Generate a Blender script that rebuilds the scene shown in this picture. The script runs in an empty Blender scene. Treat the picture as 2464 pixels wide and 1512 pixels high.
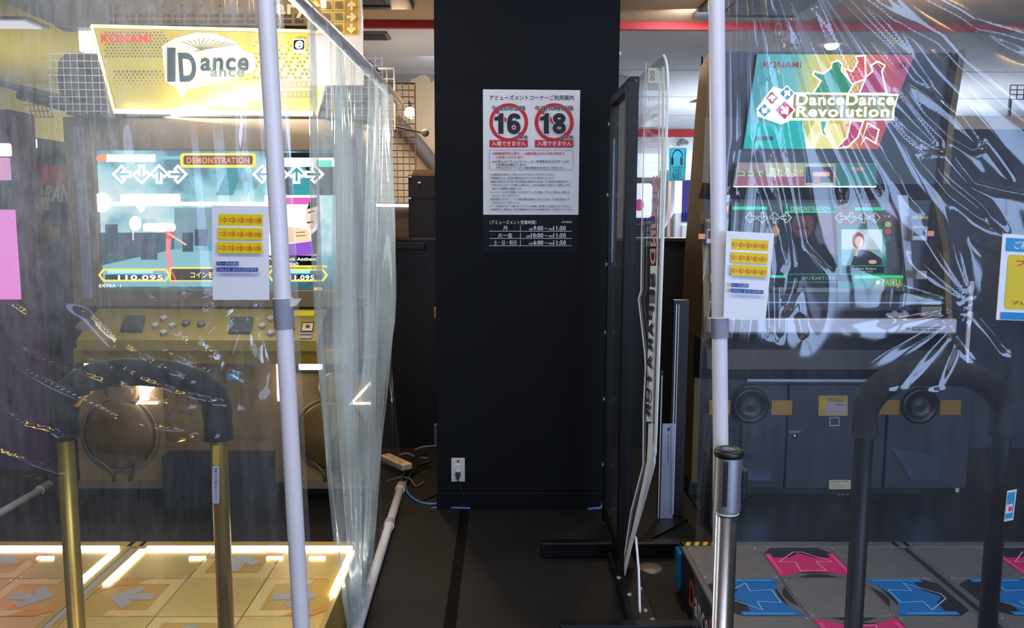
import bpy, bmesh, math, random
import numpy as np
from mathutils import Vector, Matrix
R = random.Random(7)
S = bpy.context.scene
COL = S.collection

# ------------------------------------------------------------------ camera
FPX, YAW, PITCH, ROLL, EYE = 2000.0, math.radians(.587), math.radians(6.98), math.radians(.25), Vector((0, 0, 1.5))
cf = Vector((math.sin(YAW) * math.cos(PITCH), math.cos(YAW) * math.cos(PITCH), -math.sin(PITCH)))
cr0 = Vector((math.cos(YAW), -math.sin(YAW), 0)); cu0 = cr0.cross(cf)
cr = cr0 * math.cos(ROLL) + cu0 * math.sin(ROLL); cu = cu0 * math.cos(ROLL) - cr0 * math.sin(ROLL)
cam = bpy.data.cameras.new('camera'); cam.sensor_width = 36; cam.lens = 36 * FPX / 2464; cam.clip_start = .05
camo = bpy.data.objects.new('camera', cam); COL.objects.link(camo)
camo.matrix_world = Matrix(((cr.x, cu.x, -cf.x, 0), (cr.y, cu.y, -cf.y, 0), (cr.z, cu.z, -cf.z, 1.5), (0, 0, 0, 1)))
S.camera = camo

def at(px, py, X=None, Y=None, Z=None, P=None, N=None):
    """point of the place seen at a photograph pixel, on a plane of known position"""
    d = cf + cr * ((px - 1232) / FPX) - cu * ((py - 756) / FPX)
    if X is not None: t = (X - EYE.x) / d.x
    elif Y is not None: t = (Y - EYE.y) / d.y
    elif Z is not None: t = (Z - EYE.z) / d.z
    else: t = (P - EYE).dot(N) / d.dot(N)
    return EYE + d * t

# ------------------------------------------------------------------ world, lights, exposure
W = bpy.data.worlds.new('world'); S.world = W; W.use_nodes = True
W.node_tree.nodes['Background'].inputs[0].default_value = (.55, .65, .9, 1)
W.node_tree.nodes['Background'].inputs[1].default_value = .03
S.view_settings.view_transform = 'Standard'; S.view_settings.look = 'None'
S.view_settings.exposure = 0; S.view_settings.gamma = 1; S.view_settings.use_curve_mapping = False
S.cycles.max_bounces = 10; S.cycles.transparent_max_bounces = 24; S.cycles.glossy_bounces = 4
S.cycles.use_denoising = True; S.cycles.sample_clamp_indirect = 6; S.cycles.caustics_reflective = False; S.cycles.caustics_refractive = False

def area(name, loc, target, sx, sy, power, color):
    l = bpy.data.lights.new(name, 'AREA'); l.shape = 'RECTANGLE'; l.size = sx; l.size_y = sy; l.energy = power; l.color = color
    o = bpy.data.objects.new(name, l); COL.objects.link(o); o.location = loc
    o.rotation_euler = (Vector(target) - Vector(loc)).to_track_quat('-Z', 'Y').to_euler(); return o
def point(name, loc, power, color, r=.05):
    l = bpy.data.lights.new(name, 'POINT'); l.energy = power; l.color = color; l.shadow_soft_size = r
    o = bpy.data.objects.new(name, l); COL.objects.link(o); o.location = loc; return o
WARM = (1, .72, .42); COOL = (.72, .84, 1)
area('far_hall_fill', (3.2, 8.6, 2.52), (3.2, 8.6, 0), 3.2, 3.0, 330, (.86, .93, 1))  # unseen area light added to brighten the far hall
area('far_hall_upfill', (3.0, 8.2, 1.5), (3.0, 8.6, 2.6), 3.0, 2.4, 60, (.82, .9, 1))  # unseen upward fill, added to whiten the hall ceiling
area('middle_fill', (-.1, 6.0, 2.55), (-.1, 6.6, 1.4), 1.0, .3, 12, (.9, .94, 1))  # added fill for the cloud wall, no fixture seen
area('warm_downlight', (.78, 4.85, 2.6), (.78, 4.6, 0), .12, .12, 20, (1, .6, .3))
area('sign_fill', (1.05, 4.75, 2.58), (1.12, 5.4, 1.7), .2, .1, 9, (.95, .97, 1))  # unseen light added to brighten the blue sign
point('ceiling_fill', (-.7, 4.5, 2.2), 2.5, (1, .82, .62), .1); area('middle_upfill', (-.4, 6.0, 1.3), (-.5, 6.0, 2.6), .8, .6, 5, (.85, .9, 1)); point('ceiling_fill', (1.0, 4.6, 2.3), 1.2, (1, .84, .66), .1); point('ceiling_fill', (2.3, 4.4, 2.42), 3, (1, .84, .66), .1)  # unseen lights added to lift the beige and pale ceilings
area('warm_downlight', (-.62, 5.0, 2.6), (-.62, 4.75, 0), .12, .12, 24, (1, .66, .36))
area('yellow_zone_upfill', (-3.3, 6.0, 1.9), (-3.2, 6.2, 2.6), 1.6, 1.4, 9, (1, .95, .7))  # unseen upward light added to brighten the yellow ceiling
area('yellow_zone_downlight', (-3.3, 6.3, 2.5), (-3.3, 6.6, 0), 1.2, .8, 16, (1, .97, .8))
area('aisle_ceiling_lamp', (.0, .6, 2.6), (0, 1.9, 1.2), 2.2, .6, 34, (.86, .91, 1))
area('left_booth_fill', (-1.5, 2.5, 2.6), (-1.5, 3.6, .9), 1.4, .5, 22, (.93, .97, 1))  # unseen fill added to brighten the gold machine's booth
area('right_booth_fill', (1.7, 2.4, 2.6), (1.6, 3.4, .6), 1.6, .5, 26, (.86, .92, 1))  # unseen fill added to brighten the black machine's booth

# ------------------------------------------------------------------ materials
def lin(c):
    if isinstance(c, str): c = tuple(int(c[i:i + 2], 16) for i in (0, 2, 4))
    return tuple((x / 255 / 12.92 if x / 255 <= .04045 else ((x / 255 + .055) / 1.055) ** 2.4) for x in c)
MATS = {}
def mat(name, c, rough=.5, metal=0, emit=0, noise=0, nscale=8, spec=.5, bump=0, trans=0, coat=0):
    if name in MATS: return MATS[name]
    m = bpy.data.materials.new(name); m.use_nodes = True; nt = m.node_tree; b = nt.nodes['Principled BSDF']
    c = lin(c); b.inputs['Base Color'].default_value = (*c, 1); b.inputs['Roughness'].default_value = rough
    b.inputs['Metallic'].default_value = metal; b.inputs['Specular IOR Level'].default_value = spec
    b.inputs['Coat Weight'].default_value = coat
    if emit:
        b.inputs['Emission Color'].default_value = (*c, 1); b.inputs['Emission Strength'].default_value = emit
        b.inputs['Base Color'].default_value = (*[x * .25 for x in c], 1)
    if noise or bump:
        tc = nt.nodes.new('ShaderNodeTexCoord'); n = nt.nodes.new('ShaderNodeTexNoise')
        n.inputs['Scale'].default_value = nscale; n.inputs['Detail'].default_value = 6; n.inputs['Roughness'].default_value = .65
        nt.links.new(tc.outputs['Object'], n.inputs['Vector'])
        if noise:
            r = nt.nodes.new('ShaderNodeValToRGB'); r.color_ramp.elements[0].position = .3; r.color_ramp.elements[1].position = .7
            r.color_ramp.elements[0].color = (*[x * (1 - noise) for x in c], 1); r.color_ramp.elements[1].color = (*[min(1, x * (1 + noise)) for x in c], 1)
            nt.links.new(n.outputs['Fac'], r.inputs[0]); nt.links.new(r.outputs[0], b.inputs['Base Color'])
            if emit: nt.links.new(r.outputs[0], b.inputs['Emission Color'])
        if bump:
            bp = nt.nodes.new('ShaderNodeBump'); bp.inputs['Strength'].default_value = bump; bp.inputs['Distance'].default_value = .01
            nt.links.new(n.outputs['Fac'], bp.inputs['Height']); nt.links.new(bp.outputs[0], b.inputs['Normal'])
    MATS[name] = m; return m
def E(c, s=1.0, tag=''):
    return mat('lit_%s_%.1f%s' % (c if isinstance(c, str) else '%02x%02x%02x' % c, s, tag), c, .4, emit=s, spec=.2)
def K(c, rough=.5):
    return mat('ink_%s' % c, c, rough, spec=.3)
def ramp_mat(name, stops, axis, lo, hi, emit, noise=0, nscale=4, rough=.4):
    """colour bands printed across an object, along one of its own axes"""
    m = bpy.data.materials.new(name); m.use_nodes = True; nt = m.node_tree; b = nt.nodes['Principled BSDF']
    tc = nt.nodes.new('ShaderNodeTexCoord'); sp = nt.nodes.new('ShaderNodeSeparateXYZ'); mr = nt.nodes.new('ShaderNodeMapRange')
    mr.inputs[1].default_value = lo; mr.inputs[2].default_value = hi
    nt.links.new(tc.outputs['Object'], sp.inputs[0]); nt.links.new(sp.outputs[axis], mr.inputs[0])
    src = mr.outputs[0]
    if noise:
        n = nt.nodes.new('ShaderNodeTexNoise'); n.inputs['Scale'].default_value = nscale; n.inputs['Detail'].default_value = 5
        nt.links.new(tc.outputs['Object'], n.inputs['Vector'])
        ma = nt.nodes.new('ShaderNodeMath'); ma.operation = 'MULTIPLY_ADD'; ma.inputs[1].default_value = noise
        sb = nt.nodes.new('ShaderNodeMath'); sb.operation = 'SUBTRACT'; sb.inputs[1].default_value = .5
        nt.links.new(n.outputs['Fac'], sb.inputs[0]); nt.links.new(sb.outputs[0], ma.inputs[0]); nt.links.new(src, ma.inputs[2]); src = ma.outputs[0]
    r = nt.nodes.new('ShaderNodeValToRGB'); el = r.color_ramp.elements
    for i, (p, c) in enumerate(stops):
        e = el[i] if i < 2 else el.new(p)
        e.position = p; e.color = (*lin(c), 1)
    nt.links.new(src, r.inputs[0]); nt.links.new(r.outputs[0], b.inputs['Emission Color']); b.inputs['Emission Strength'].default_value = emit
    b.inputs['Base Color'].default_value = (.05, .05, .05, 1); b.inputs['Roughness'].default_value = rough
    return m
def film_mat(name, haze, hazecol, gloss=.06, dirt=1.0, boost=1.0, sx=30, sz=8, glow_haze=None):
    """clear plastic sheet: see-through, mirror-like at a slant, dusty"""
    m = bpy.data.materials.new(name); m.use_nodes = True; nt = m.node_tree; N = nt.nodes; L = nt.links
    for n in list(N): N.remove(n)
    out = N.new('ShaderNodeOutputMaterial'); tr = N.new('ShaderNodeBsdfTransparent'); tr.inputs[0].default_value = (.97, .98, .98, 1)
    gl = N.new('ShaderNodeBsdfGlossy'); gl.inputs['Roughness'].default_value = gloss; gl.inputs[0].default_value = (1, 1, 1, 1)
    df = N.new('ShaderNodeBsdfDiffuse'); tl = N.new('ShaderNodeBsdfTranslucent')
    df.inputs[0].default_value = (*hazecol, 1); tl.inputs[0].default_value = (*hazecol, 1)
    mx = N.new('ShaderNodeMixShader'); mx.inputs[0].default_value = .62; L.new(df.outputs[0], mx.inputs[1]); L.new(tl.outputs[0], mx.inputs[2])
    tc = N.new('ShaderNodeTexCoord'); mp = N.new('ShaderNodeMapping'); mp.inputs['Scale'].default_value = (sx, sx, sz)
    L.new(tc.outputs['Object'], mp.inputs[0])
    n1 = N.new('ShaderNodeTexNoise'); n1.inputs['Scale'].default_value = 1; n1.inputs['Detail'].default_value = 8; n1.inputs['Roughness'].default_value = .75
    L.new(mp.outputs[0], n1.inputs['Vector'])
    n2 = N.new('ShaderNodeTexNoise'); n2.inputs['Scale'].default_value = 2.2; n2.inputs['Detail'].default_value = 3; L.new(tc.outputs['Object'], n2.inputs['Vector'])
    mu = N.new('ShaderNodeMath'); mu.operation = 'MULTIPLY'; L.new(n1.outputs['Fac'], mu.inputs[0]); L.new(n2.outputs['Fac'], mu.inputs[1])
    mr = N.new('ShaderNodeMapRange'); mr.inputs[1].default_value = .12; mr.inputs[2].default_value = .42
    mr.inputs[3].default_value = haze * (1 - .7 * dirt); mr.inputs[4].default_value = haze * (1 + 1.1 * dirt); L.new(mu.outputs[0], mr.inputs[0])
    hz = mr.outputs[0]
    if glow_haze:   # glow of bright parts painted in: haze thickens up the sheet
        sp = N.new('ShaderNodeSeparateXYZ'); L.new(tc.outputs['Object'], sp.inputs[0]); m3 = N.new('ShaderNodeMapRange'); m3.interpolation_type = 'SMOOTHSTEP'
        for i in range(4): m3.inputs[i + 1].default_value = glow_haze[i]
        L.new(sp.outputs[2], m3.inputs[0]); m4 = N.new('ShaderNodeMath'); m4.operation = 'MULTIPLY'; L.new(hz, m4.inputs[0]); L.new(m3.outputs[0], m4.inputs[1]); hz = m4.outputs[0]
    m1 = N.new('ShaderNodeMixShader'); L.new(hz, m1.inputs[0]); L.new(tr.outputs[0], m1.inputs[1]); L.new(mx.outputs[0], m1.inputs[2])
    fr = N.new('ShaderNodeLayerWeight'); fr.inputs[0].default_value = .5
    pw = N.new('ShaderNodeMath'); pw.operation = 'POWER'; pw.inputs[1].default_value = 3.2; L.new(fr.outputs['Facing'], pw.inputs[0])
    ma = N.new('ShaderNodeMath'); ma.operation = 'MULTIPLY_ADD'; ma.inputs[1].default_value = .55 * boost; ma.inputs[2].default_value = .075 * boost; ma.use_clamp = True
    L.new(pw.outputs[0], ma.inputs[0])
    m2 = N.new('ShaderNodeMixShader'); L.new(ma.outputs[0], m2.inputs[0]); L.new(m1.outputs[0], m2.inputs[1]); L.new(gl.outputs[0], m2.inputs[2])
    L.new(m2.outputs[0], out.inputs[0]); return m

def sheet_heights(xx, zz, folds, Y):
    """raised crease lines of a hanging sheet: each fold is (points traced along the crease, width, height)"""
    H = np.zeros_like(xx)
    for pts, w, am in folds:
        P = [at(x, y, Y=Y) for x, y in pts]; L = len(P) - 1; best = np.full_like(xx, 9.0); fade = np.zeros_like(xx)
        for i in range(L):
            ax, az, bx, bz = P[i].x, P[i].z, P[i + 1].x, P[i + 1].z; dx, dz = bx - ax, bz - az; q = dx * dx + dz * dz + 1e-9
            t = np.clip(((xx - ax) * dx + (zz - az) * dz) / q, 0, 1); d = np.hypot(xx - ax - t * dx, zz - az - t * dz); u = (i + t) / L
            k = d < best; best = np.where(k, d, best); fade = np.where(k, np.minimum(1, np.minimum(u, 1 - u) * 5 + .15), fade)
        H += am * fade * np.exp(-(best / w) ** 2)
    return H
# ------------------------------------------------------------------ geometry helpers
class MB:
    def __init__(s): s.v = []; s.f = []; s.mi = []; s.sm = []; s.mats = []
    def add(s, vs, fs, m, smooth=False):
        if m not in s.mats: s.mats.append(m)
        k = s.mats.index(m); o = len(s.v); s.v += [Vector(v) for v in vs]
        for f in fs: s.f.append([i + o for i in f]); s.mi.append(k); s.sm.append(smooth)
        return s
    def bm(s, b, m, smooth=False):
        b.verts.index_update(); s.add([v.co.copy() for v in b.verts], [[v.index for v in f.verts] for f in b.faces], m, smooth); b.free(); return s
    def box(s, a, b, m, bev=0, seg=2):
        a = Vector(a); b = Vector(b); lo = Vector(map(min, a, b)); hi = Vector(map(max, a, b)); c = (lo + hi) / 2; d = hi - lo
        q = bmesh.new(); bmesh.ops.create_cube(q, size=1)
        for v in q.verts: v.co = Vector((v.co.x * d.x, v.co.y * d.y, v.co.z * d.z)) + c
        if bev: bmesh.ops.bevel(q, geom=q.edges[:], offset=min(bev, min(d) * .45), segments=seg, affect='EDGES', profile=.5)
        return s.bm(q, m, False)
    def obox(s, M, d, m, bev=0):
        q = bmesh.new(); bmesh.ops.create_cube(q, size=1)
        for v in q.verts: v.co = Vector((v.co.x * d[0], v.co.y * d[1], v.co.z * d[2]))
        if bev: bmesh.ops.bevel(q, geom=q.edges[:], offset=min(bev, min(d) * .45), segments=2, affect='EDGES', profile=.5)
        for v in q.verts: v.co = M @ v.co
        return s.bm(q, m)
    def tube(s, pts, r, m, seg=12, closed=False):
        pts = [Vector(p) for p in pts]; n = len(pts); rs = r if isinstance(r, (list, tuple)) else [r] * n
        vs = []; fs = []; up = None
        for i, p in enumerate(pts):
            if closed: t = pts[(i + 1) % n] - pts[i - 1]
            else: t = pts[min(i + 1, n - 1)] - pts[max(i - 1, 0)]
            t = t.normalized() if t.length > 1e-9 else Vector((0, 0, 1))
            if up is None: up = t.orthogonal().normalized()
            up = (up - t * up.dot(t)); up = up.normalized() if up.length > 1e-6 else t.orthogonal().normalized()
            w = t.cross(up)
            for k in range(seg):
                a = 2 * math.pi * k / seg; vs.append(p + (up * math.cos(a) + w * math.sin(a)) * rs[i])
        for i in range(n if closed else n - 1):
            for k in range(seg):
                a = i * seg + k; b = i * seg + (k + 1) % seg; j = (i + 1) % n
                fs.append([a, b, j * seg + (k + 1) % seg, j * seg + k])
        s.add(vs, fs, m, True)
        if not closed:
            o = len(s.v); k = s.mats.index(m)
            for base in (0, (n - 1) * seg):
                s.f.append([o - n * seg + base + q for q in range(seg)]); s.mi.append(k); s.sm.append(False)
        return s
    def prism(s, poly, vec, m):
        n = len(poly); vec = Vector(vec); p = [Vector(q) for q in poly]
        s.add(p + [q + vec for q in p], [list(range(n))[::-1], list(range(n, 2 * n))] + [[i, (i + 1) % n, n + (i + 1) % n, n + i] for i in range(n)], m); return s
    def lathe(s, prof, o, ax, m, seg=28, smooth=True):
        ax = Vector(ax).normalized(); u = ax.orthogonal().normalized(); w = ax.cross(u); o = Vector(o); vs = []; fs = []
        for r, h in prof:
            for k in range(seg):
                a = 2 * math.pi * k / seg; vs.append(o + ax * h + (u * math.cos(a) + w * math.sin(a)) * max(r, 1e-5))
        for i in range(len(prof) - 1):
            for k in range(seg):
                fs.append([i * seg + k, i * seg + (k + 1) % seg, (i + 1) * seg + (k + 1) % seg, (i + 1) * seg + k])
        return s.add(vs, fs, m, smooth)
    def quad(s, a, b, c, d, m): return s.add([a, b, c, d], [[0, 1, 2, 3]], m)
    def grid(s, fn, nu, nv, m):
        vs = [fn(i / nu, j / nv) for j in range(nv + 1) for i in range(nu + 1)]
        fs = [[j * (nu + 1) + i, j * (nu + 1) + i + 1, (j + 1) * (nu + 1) + i + 1, (j + 1) * (nu + 1) + i] for j in range(nv) for i in range(nu)]
        return s.add(vs, fs, m, True)
    def build(s, name, parent=None, origin=None, label=None, cat=None, group=None, kind=None):
        if parent is not None:
            origin = parent['_o']; origin = Vector(origin)
        elif origin is None:
            xs = [v.x for v in s.v]; ys = [v.y for v in s.v]; zs = [v.z for v in s.v]
            origin = Vector(((min(xs) + max(xs)) / 2, (min(ys) + max(ys)) / 2, min(zs)))
        origin = Vector(origin)
        me = bpy.data.meshes.new(name); me.from_pydata([v - origin for v in s.v], [], s.f)
        for m in s.mats: me.materials.append(m)
        me.polygons.foreach_set('material_index', s.mi); me.polygons.foreach_set('use_smooth', s.sm); me.update()
        o = bpy.data.objects.new(name, me); COL.objects.link(o)
        if parent is not None: o.parent = parent
        else: o.location = origin
        o['_o'] = list(origin)
        if label: o['label'] = label
        if cat: o['category'] = cat
        if group: o['group'] = group
        if kind: o['kind'] = kind
        return o
def thing(name, label, cat, loc, group=None):
    o = bpy.data.objects.new(name, None); COL.objects.link(o); o.location = loc; o.empty_display_size = .1
    o['_o'] = list(loc); o['label'] = label; o['category'] = cat
    if group: o['group'] = group
    return o
GL = {}
def glyphs(body, bold):
    if (body, bold) in GL: return GL[(body, bold)]
    c = bpy.data.curves.new('t', 'FONT'); c.body = body; c.resolution_u = 2 if max(map(ord, body)) > 0x2000 else 6; c.offset = min(bold, .035)
    if max(map(ord, body)) < 0x2000 and len(body) > 1: c.space_character = 1.12
    o = bpy.data.objects.new('t', c); me = o.to_mesh()
    r = ([(v.co.x, v.co.y) for v in me.vertices], [list(p.vertices) for p in me.polygons])
    o.to_mesh_clear(); bpy.data.objects.remove(o); bpy.data.curves.remove(c); GL[(body, bold)] = r; return r
class Art:
    """flat printed or lit layers on a surface: fn maps drawing coordinates to the surface, nrm points out of it"""
    def __init__(s, fn, nrm, step=.0005, mb=None): s.fn = fn; s.n = Vector(nrm).normalized(); s.k = 1; s.st = step; s.mb = mb or MB(); s.hold = False
    def raw(s, pts, fs, m):
        s.k += 0 if s.hold else 1; s.mb.add([s.fn(*p) + s.n * (s.k * s.st) for p in pts], fs, m); return s
    def poly(s, pts, m): return s.raw(pts, [list(range(len(pts)))], m)
    def rect(s, a, b, c, d, m): return s.poly([(a, b), (c, b), (c, d), (a, d)], m)
    def rrect(s, a, b, c, d, r, m): return s.poly(rr(a, b, c, d, r), m)
    def disc(s, x, y, rx, ry, m, n=28): return s.poly([(x + rx * math.cos(2 * math.pi * i / n), y + ry * math.sin(2 * math.pi * i / n)) for i in range(n)], m)
    def ring(s, x, y, rx, ry, w, m, a0=0, a1=360, n=40):
        p = []; f = []
        for i in range(n + 1):
            a = math.radians(a0 + (a1 - a0) * i / n); p += [(x + rx * math.cos(a), y + ry * math.sin(a)), (x + (rx - w) * math.cos(a), y + (ry - w) * math.sin(a))]
            if i: f.append([2 * i - 2, 2 * i - 1, 2 * i + 1, 2 * i])
        return s.raw(p, f, m)
    def line(s, pts, w, m, closed=False):
        n = len(pts); P = []; F = []
        for i in range(n):
            a = Vector(pts[i - 1 if (i or closed) else 0]); b = Vector(pts[i]); c = Vector(pts[(i + 1) % n if (i < n - 1 or closed) else i])
            d1 = (b - a); d2 = (c - b)
            d1 = d1.normalized() if d1.length > 1e-9 else d2.normalized(); d2 = d2.normalized() if d2.length > 1e-9 else d1
            n1 = Vector((-d1.y, d1.x)); n2 = Vector((-d2.y, d2.x)); mm = n1 + n2
            mm = mm / max(.35, mm.length_squared / 2) if mm.length > 1e-6 else n1
            P += [tuple(b + mm * w / 2), tuple(b - mm * w / 2)]
        for i in range(n if closed else n - 1):
            j = (i + 1) % n; F.append([2 * i, 2 * i + 1, 2 * j + 1, 2 * j])
        return s.raw(P, F, m)
    def text(s, body, a, b, c, d, m, bold=.02, rot=0, mirror=False, slant=0, outline=None, ow=.05):
        if max(map(ord, body)) > 0x2000:      # kana and kanji: thicken by overprinting, so that fine counters stay open
            kw = (c - a) / max(1, len(body)); jobs = []
            if outline: jobs.append((outline, .5 * kw * (bold + ow), 8))
            jobs.append((m, (.6 if bold < .03 else .5) * kw * bold, 6 if bold > .012 else 1))
            for mt, dd, nn in jobs:
                s.k += 1; s.hold = True
                for i in range(nn):
                    s.k += .12
                    ox = dd * math.cos(2 * math.pi * i / nn + .4) if nn > 1 else 0; oy = dd * math.sin(2 * math.pi * i / nn + .4) if nn > 1 else 0
                    s._t(body, a + ox, b + oy, c + ox, d + oy, mt, 0, rot, mirror, slant, 0)
                s.hold = False
            return s
        if outline: s._t(body, a, b, c, d, outline, bold + ow, rot, mirror, slant, bold)
        return s._t(body, a, b, c, d, m, bold, rot, mirror, slant, bold)
    def _t(s, body, a, b, c, d, m, bold, rot, mirror, slant, ref):
        v, f = glyphs(body, bold); v0 = glyphs(body, ref)[0]
        if not v: return s
        q = math.radians(rot); t = lambda p: (p[0] * math.cos(q) - p[1] * math.sin(q), p[0] * math.sin(q) + p[1] * math.cos(q))
        sl = lambda p: (p[0] + slant * p[1], p[1])
        v = [t(sl(p)) for p in v]; v0 = [t(sl(p)) for p in v0]
        x0 = min(p[0] for p in v0); x1 = max(p[0] for p in v0); y0 = min(p[1] for p in v0); y1 = max(p[1] for p in v0)
        P = []
        for p in v:
            u = (p[0] - x0) / max(1e-6, x1 - x0); w = (y1 - p[1]) / max(1e-6, y1 - y0)
            if mirror: u = 1 - u
            P.append((a + u * (c - a), b + w * (d - b)))
        return s.raw(P, f, m)
def rr(a, b, c, d, r, n=5):
    p = []
    for cx, cy, q in ((c - r, b + r, -90), (c - r, d - r, 0), (a + r, d - r, 90), (a + r, b + r, 180)):
        for i in range(n + 1):
            t = math.radians(q + 90 * i / n); p.append((cx + r * math.cos(t), cy + r * math.sin(t)))
    return p
def arrow_pts(cx, cy, s, deg, sq=1.0):
    base = [(0, -1), (.95, -.05), (.6, .3), (.27, 0), (.27, .95), (-.27, .95), (-.27, 0), (-.6, .3), (-.95, -.05)]
    q = math.radians(deg); return [(cx + s * (x * math.cos(q) - y * math.sin(q)), cy + s * sq * (x * math.sin(q) + y * math.cos(q))) for x, y in base]
def arc(cx, cz, r, a0, a1, n): return [(cx + r * math.cos(math.radians(a0 + (a1 - a0) * i / n)), cz + r * math.sin(math.radians(a0 + (a1 - a0) * i / n))) for i in range(n + 1)]
def struct(mb, name, origin=None): return mb.build(name, origin=origin, kind='structure')
FRONT = (0, -1, 0)
def onY(Y): return lambda x, y: at(x, y, Y=Y)

# shared materials
M_black = mat('black_paint', (18, 18, 21), .45, noise=.15, nscale=5)
M_blackmetal = mat('black_powder_coat', (9, 9, 11), .42, noise=.2, nscale=30, spec=.3)
M_blackplastic = mat('black_plastic', (24, 24, 28), .4, noise=.1)
M_foam = mat('black_foam', (15, 16, 21), .85, noise=.3, nscale=40, bump=.4)
M_pvc = mat('white_pvc', (226, 222, 228), .35, noise=.04, nscale=6)
M_paper = mat('white_paper', (226, 227, 232), .45, noise=.02)
M_steel = mat('brushed_steel', (196, 196, 200), .22, metal=1, noise=.06, nscale=40)
M_alu = mat('grey_aluminium', (150, 152, 158), .38, metal=.8, noise=.08, nscale=14)
M_gold = mat('gold_metal', (196, 160, 66), .3, metal=.75, noise=.12, nscale=5)
M_goldpaint = mat('gold_paint', (160, 130, 42), .42, metal=.25, noise=.12, nscale=5)
M_bronze = mat('bronze_paint', (104, 84, 50), .42, metal=.35, noise=.15, nscale=4)
M_champ = mat('champagne_paint', (132, 112, 86), .4, metal=.3, noise=.1, nscale=4)
M_cabblack = mat('cabinet_black', (26, 28, 34), .35, noise=.2, nscale=4)
M_cabgrey = mat('cabinet_grey', (48, 52, 62), .4, metal=.2, noise=.18, nscale=3)

# ================================================================== the setting
fl = bpy.data.materials.new('floor_sheet'); fl.use_nodes = True
nt = fl.node_tree; b = nt.nodes['Principled BSDF']; tc = nt.nodes.new('ShaderNodeTexCoord')
n1 = nt.nodes.new('ShaderNodeTexNoise'); n1.inputs['Scale'].default_value = 1.6; n1.inputs['Detail'].default_value = 9; n1.inputs['Roughness'].default_value = .7
rp = nt.nodes.new('ShaderNodeValToRGB'); rp.color_ramp.elements[0].position = .3; rp.color_ramp.elements[1].position = .72
rp.color_ramp.elements[0].color = (*lin((23, 21, 20)), 1); rp.color_ramp.elements[1].color = (*lin((33, 30, 28)), 1)
nt.links.new(tc.outputs['Object'], n1.inputs['Vector']); nt.links.new(n1.outputs['Fac'], rp.inputs[0]); nt.links.new(rp.outputs[0], b.inputs['Base Color'])
mr = nt.nodes.new('ShaderNodeMapRange'); mr.inputs[3].default_value = .5; mr.inputs[4].default_value = .8
nt.links.new(n1.outputs['Fac'], mr.inputs[0]); nt.links.new(mr.outputs[0], b.inputs['Roughness']); b.inputs['Specular IOR Level'].default_value = .25
M_seam = mat('floor_seam', (10, 9, 9), .8, spec=.1)
m = MB(); m.box((-6.5, -3.2, -.06), (6.5, 11.2, 0), fl)
m.box((-.215, 2.2, 0), (-.17, 4.087, .0015), M_seam)
struct(m, 'floor', (0, 0, 0))
M_ceilbeige = mat('ceiling_beige', (196, 168, 138), .8, noise=.04, nscale=3)
M_ceilwhite = mat('ceiling_white', (206, 208, 216), .75, noise=.07, nscale=2.2)
M_red = mat('red_band_paint', (160, 24, 30), .6)
m = MB(); m.box((-2.1, -3.2, 2.64), (6.5, 5.2, 2.72), M_ceilbeige); m.box((-6.5, -3.2, 2.64), (-2.1, 4.7, 2.72), M_ceilbeige)
struct(m, 'ceiling')
m = MB(); m.box((-2.1, 5.2, 2.60), (6.5, 11.2, 2.72), M_ceilwhite)
for y in (6.6, 8.1, 9.6): m.box((-2.1, y, 2.597), (6.5, y + .012, 2.60), mat('ceiling_joint', (150, 152, 160), .8))
struct(m, 'ceiling_hall')
m = MB(); m.box((-2.1, 5.165, 2.597), (6.5, 5.2, 2.64), M_red); struct(m, 'trim_1')
m = MB(); m.box((-6.5, 4.7, 2.60), (-2.1, 11.2, 2.72), mat('ceiling_yellow', (214, 196, 60), .7, noise=.05)); struct(m, 'ceiling_yellow_zone')
# pillar
M_pillar = mat('pillar_navy_black', (19, 21, 26), .6, noise=.08, nscale=3, spec=.1)
m = MB(); m.box((-.335, 4.087, .09), (.55, 5.0, 2.64), M_pillar, .004)
m.box((-.337, 4.083, 0), (.552, 5.0, .088), M_pillar, .004)
struct(m, 'wall_pillar')
# low black partition between aisle and hall
m = MB(); m.box((-1.6, 5.2, 0), (1.25, 5.32, 1.325), M_black); m.box((-1.6, 5.185, 1.325), (1.25, 5.335, 1.345), mat('partition_cap', (74, 64, 58), .35, metal=.6))
m.box((-1.6, 5.17, 1.27), (-.49, 5.2, 1.31), M_black, .003)
m.box((-1.6, 5.19, 0), (1.25, 5.2, .1), M_blackplastic)
struct(m, 'wall_low_partition')
# tall dark partition behind the right machine
m = MB(); m.box((1.25, 5.2, 0), (6.5, 5.32, 2.02), mat('partition_dark_blue', (40, 44, 54), .5, noise=.15)); m.box((1.25, 5.18, 2.02), (6.5, 5.34, 2.1), mat('partition_beige_cap', (190, 172, 150), .6)); struct(m, 'wall_right_partition')
# back wall with the painted clouds
M_cloudwall = mat('wall_grey_blue', (140, 142, 146), .8, noise=.06, nscale=2)
M_cloud = mat('cloud_paint_beige', (206, 184, 150), .8, noise=.03)
m = MB(); m.box((-2.1, 6.9, 0), (1.0, 7.02, 2.60), M_cloudwall)
a = Art(onY(6.9), FRONT, .002, m)
cl = [(780, 640), (780, 250), (880, 262)]
for cx, cy, r, a0, a1 in ((962, 216, 17, 190, 330), (1000, 206, 17, 200, 290), (1018, 200, 20, 215, 330), (1050, 206, 14, 200, 330), (1090, 204, 22, 200, 330)):
    cl += [(cx + r * math.cos(math.radians(q)), cy + r * math.sin(math.radians(q))) for q in range(a0, a1 + 1, 14)]
cl += [(1240, 220), (1240, 640)]
a.poly(cl, M_cloud)
struct(m, 'wall_back')
m = MB(); m.box((-6.5, 7.5, 0), (-2.1, 7.62, 2.6), mat('wall_pale_yellow', (226, 214, 140), .8, noise=.04)); struct(m, 'wall_back_left')
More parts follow.
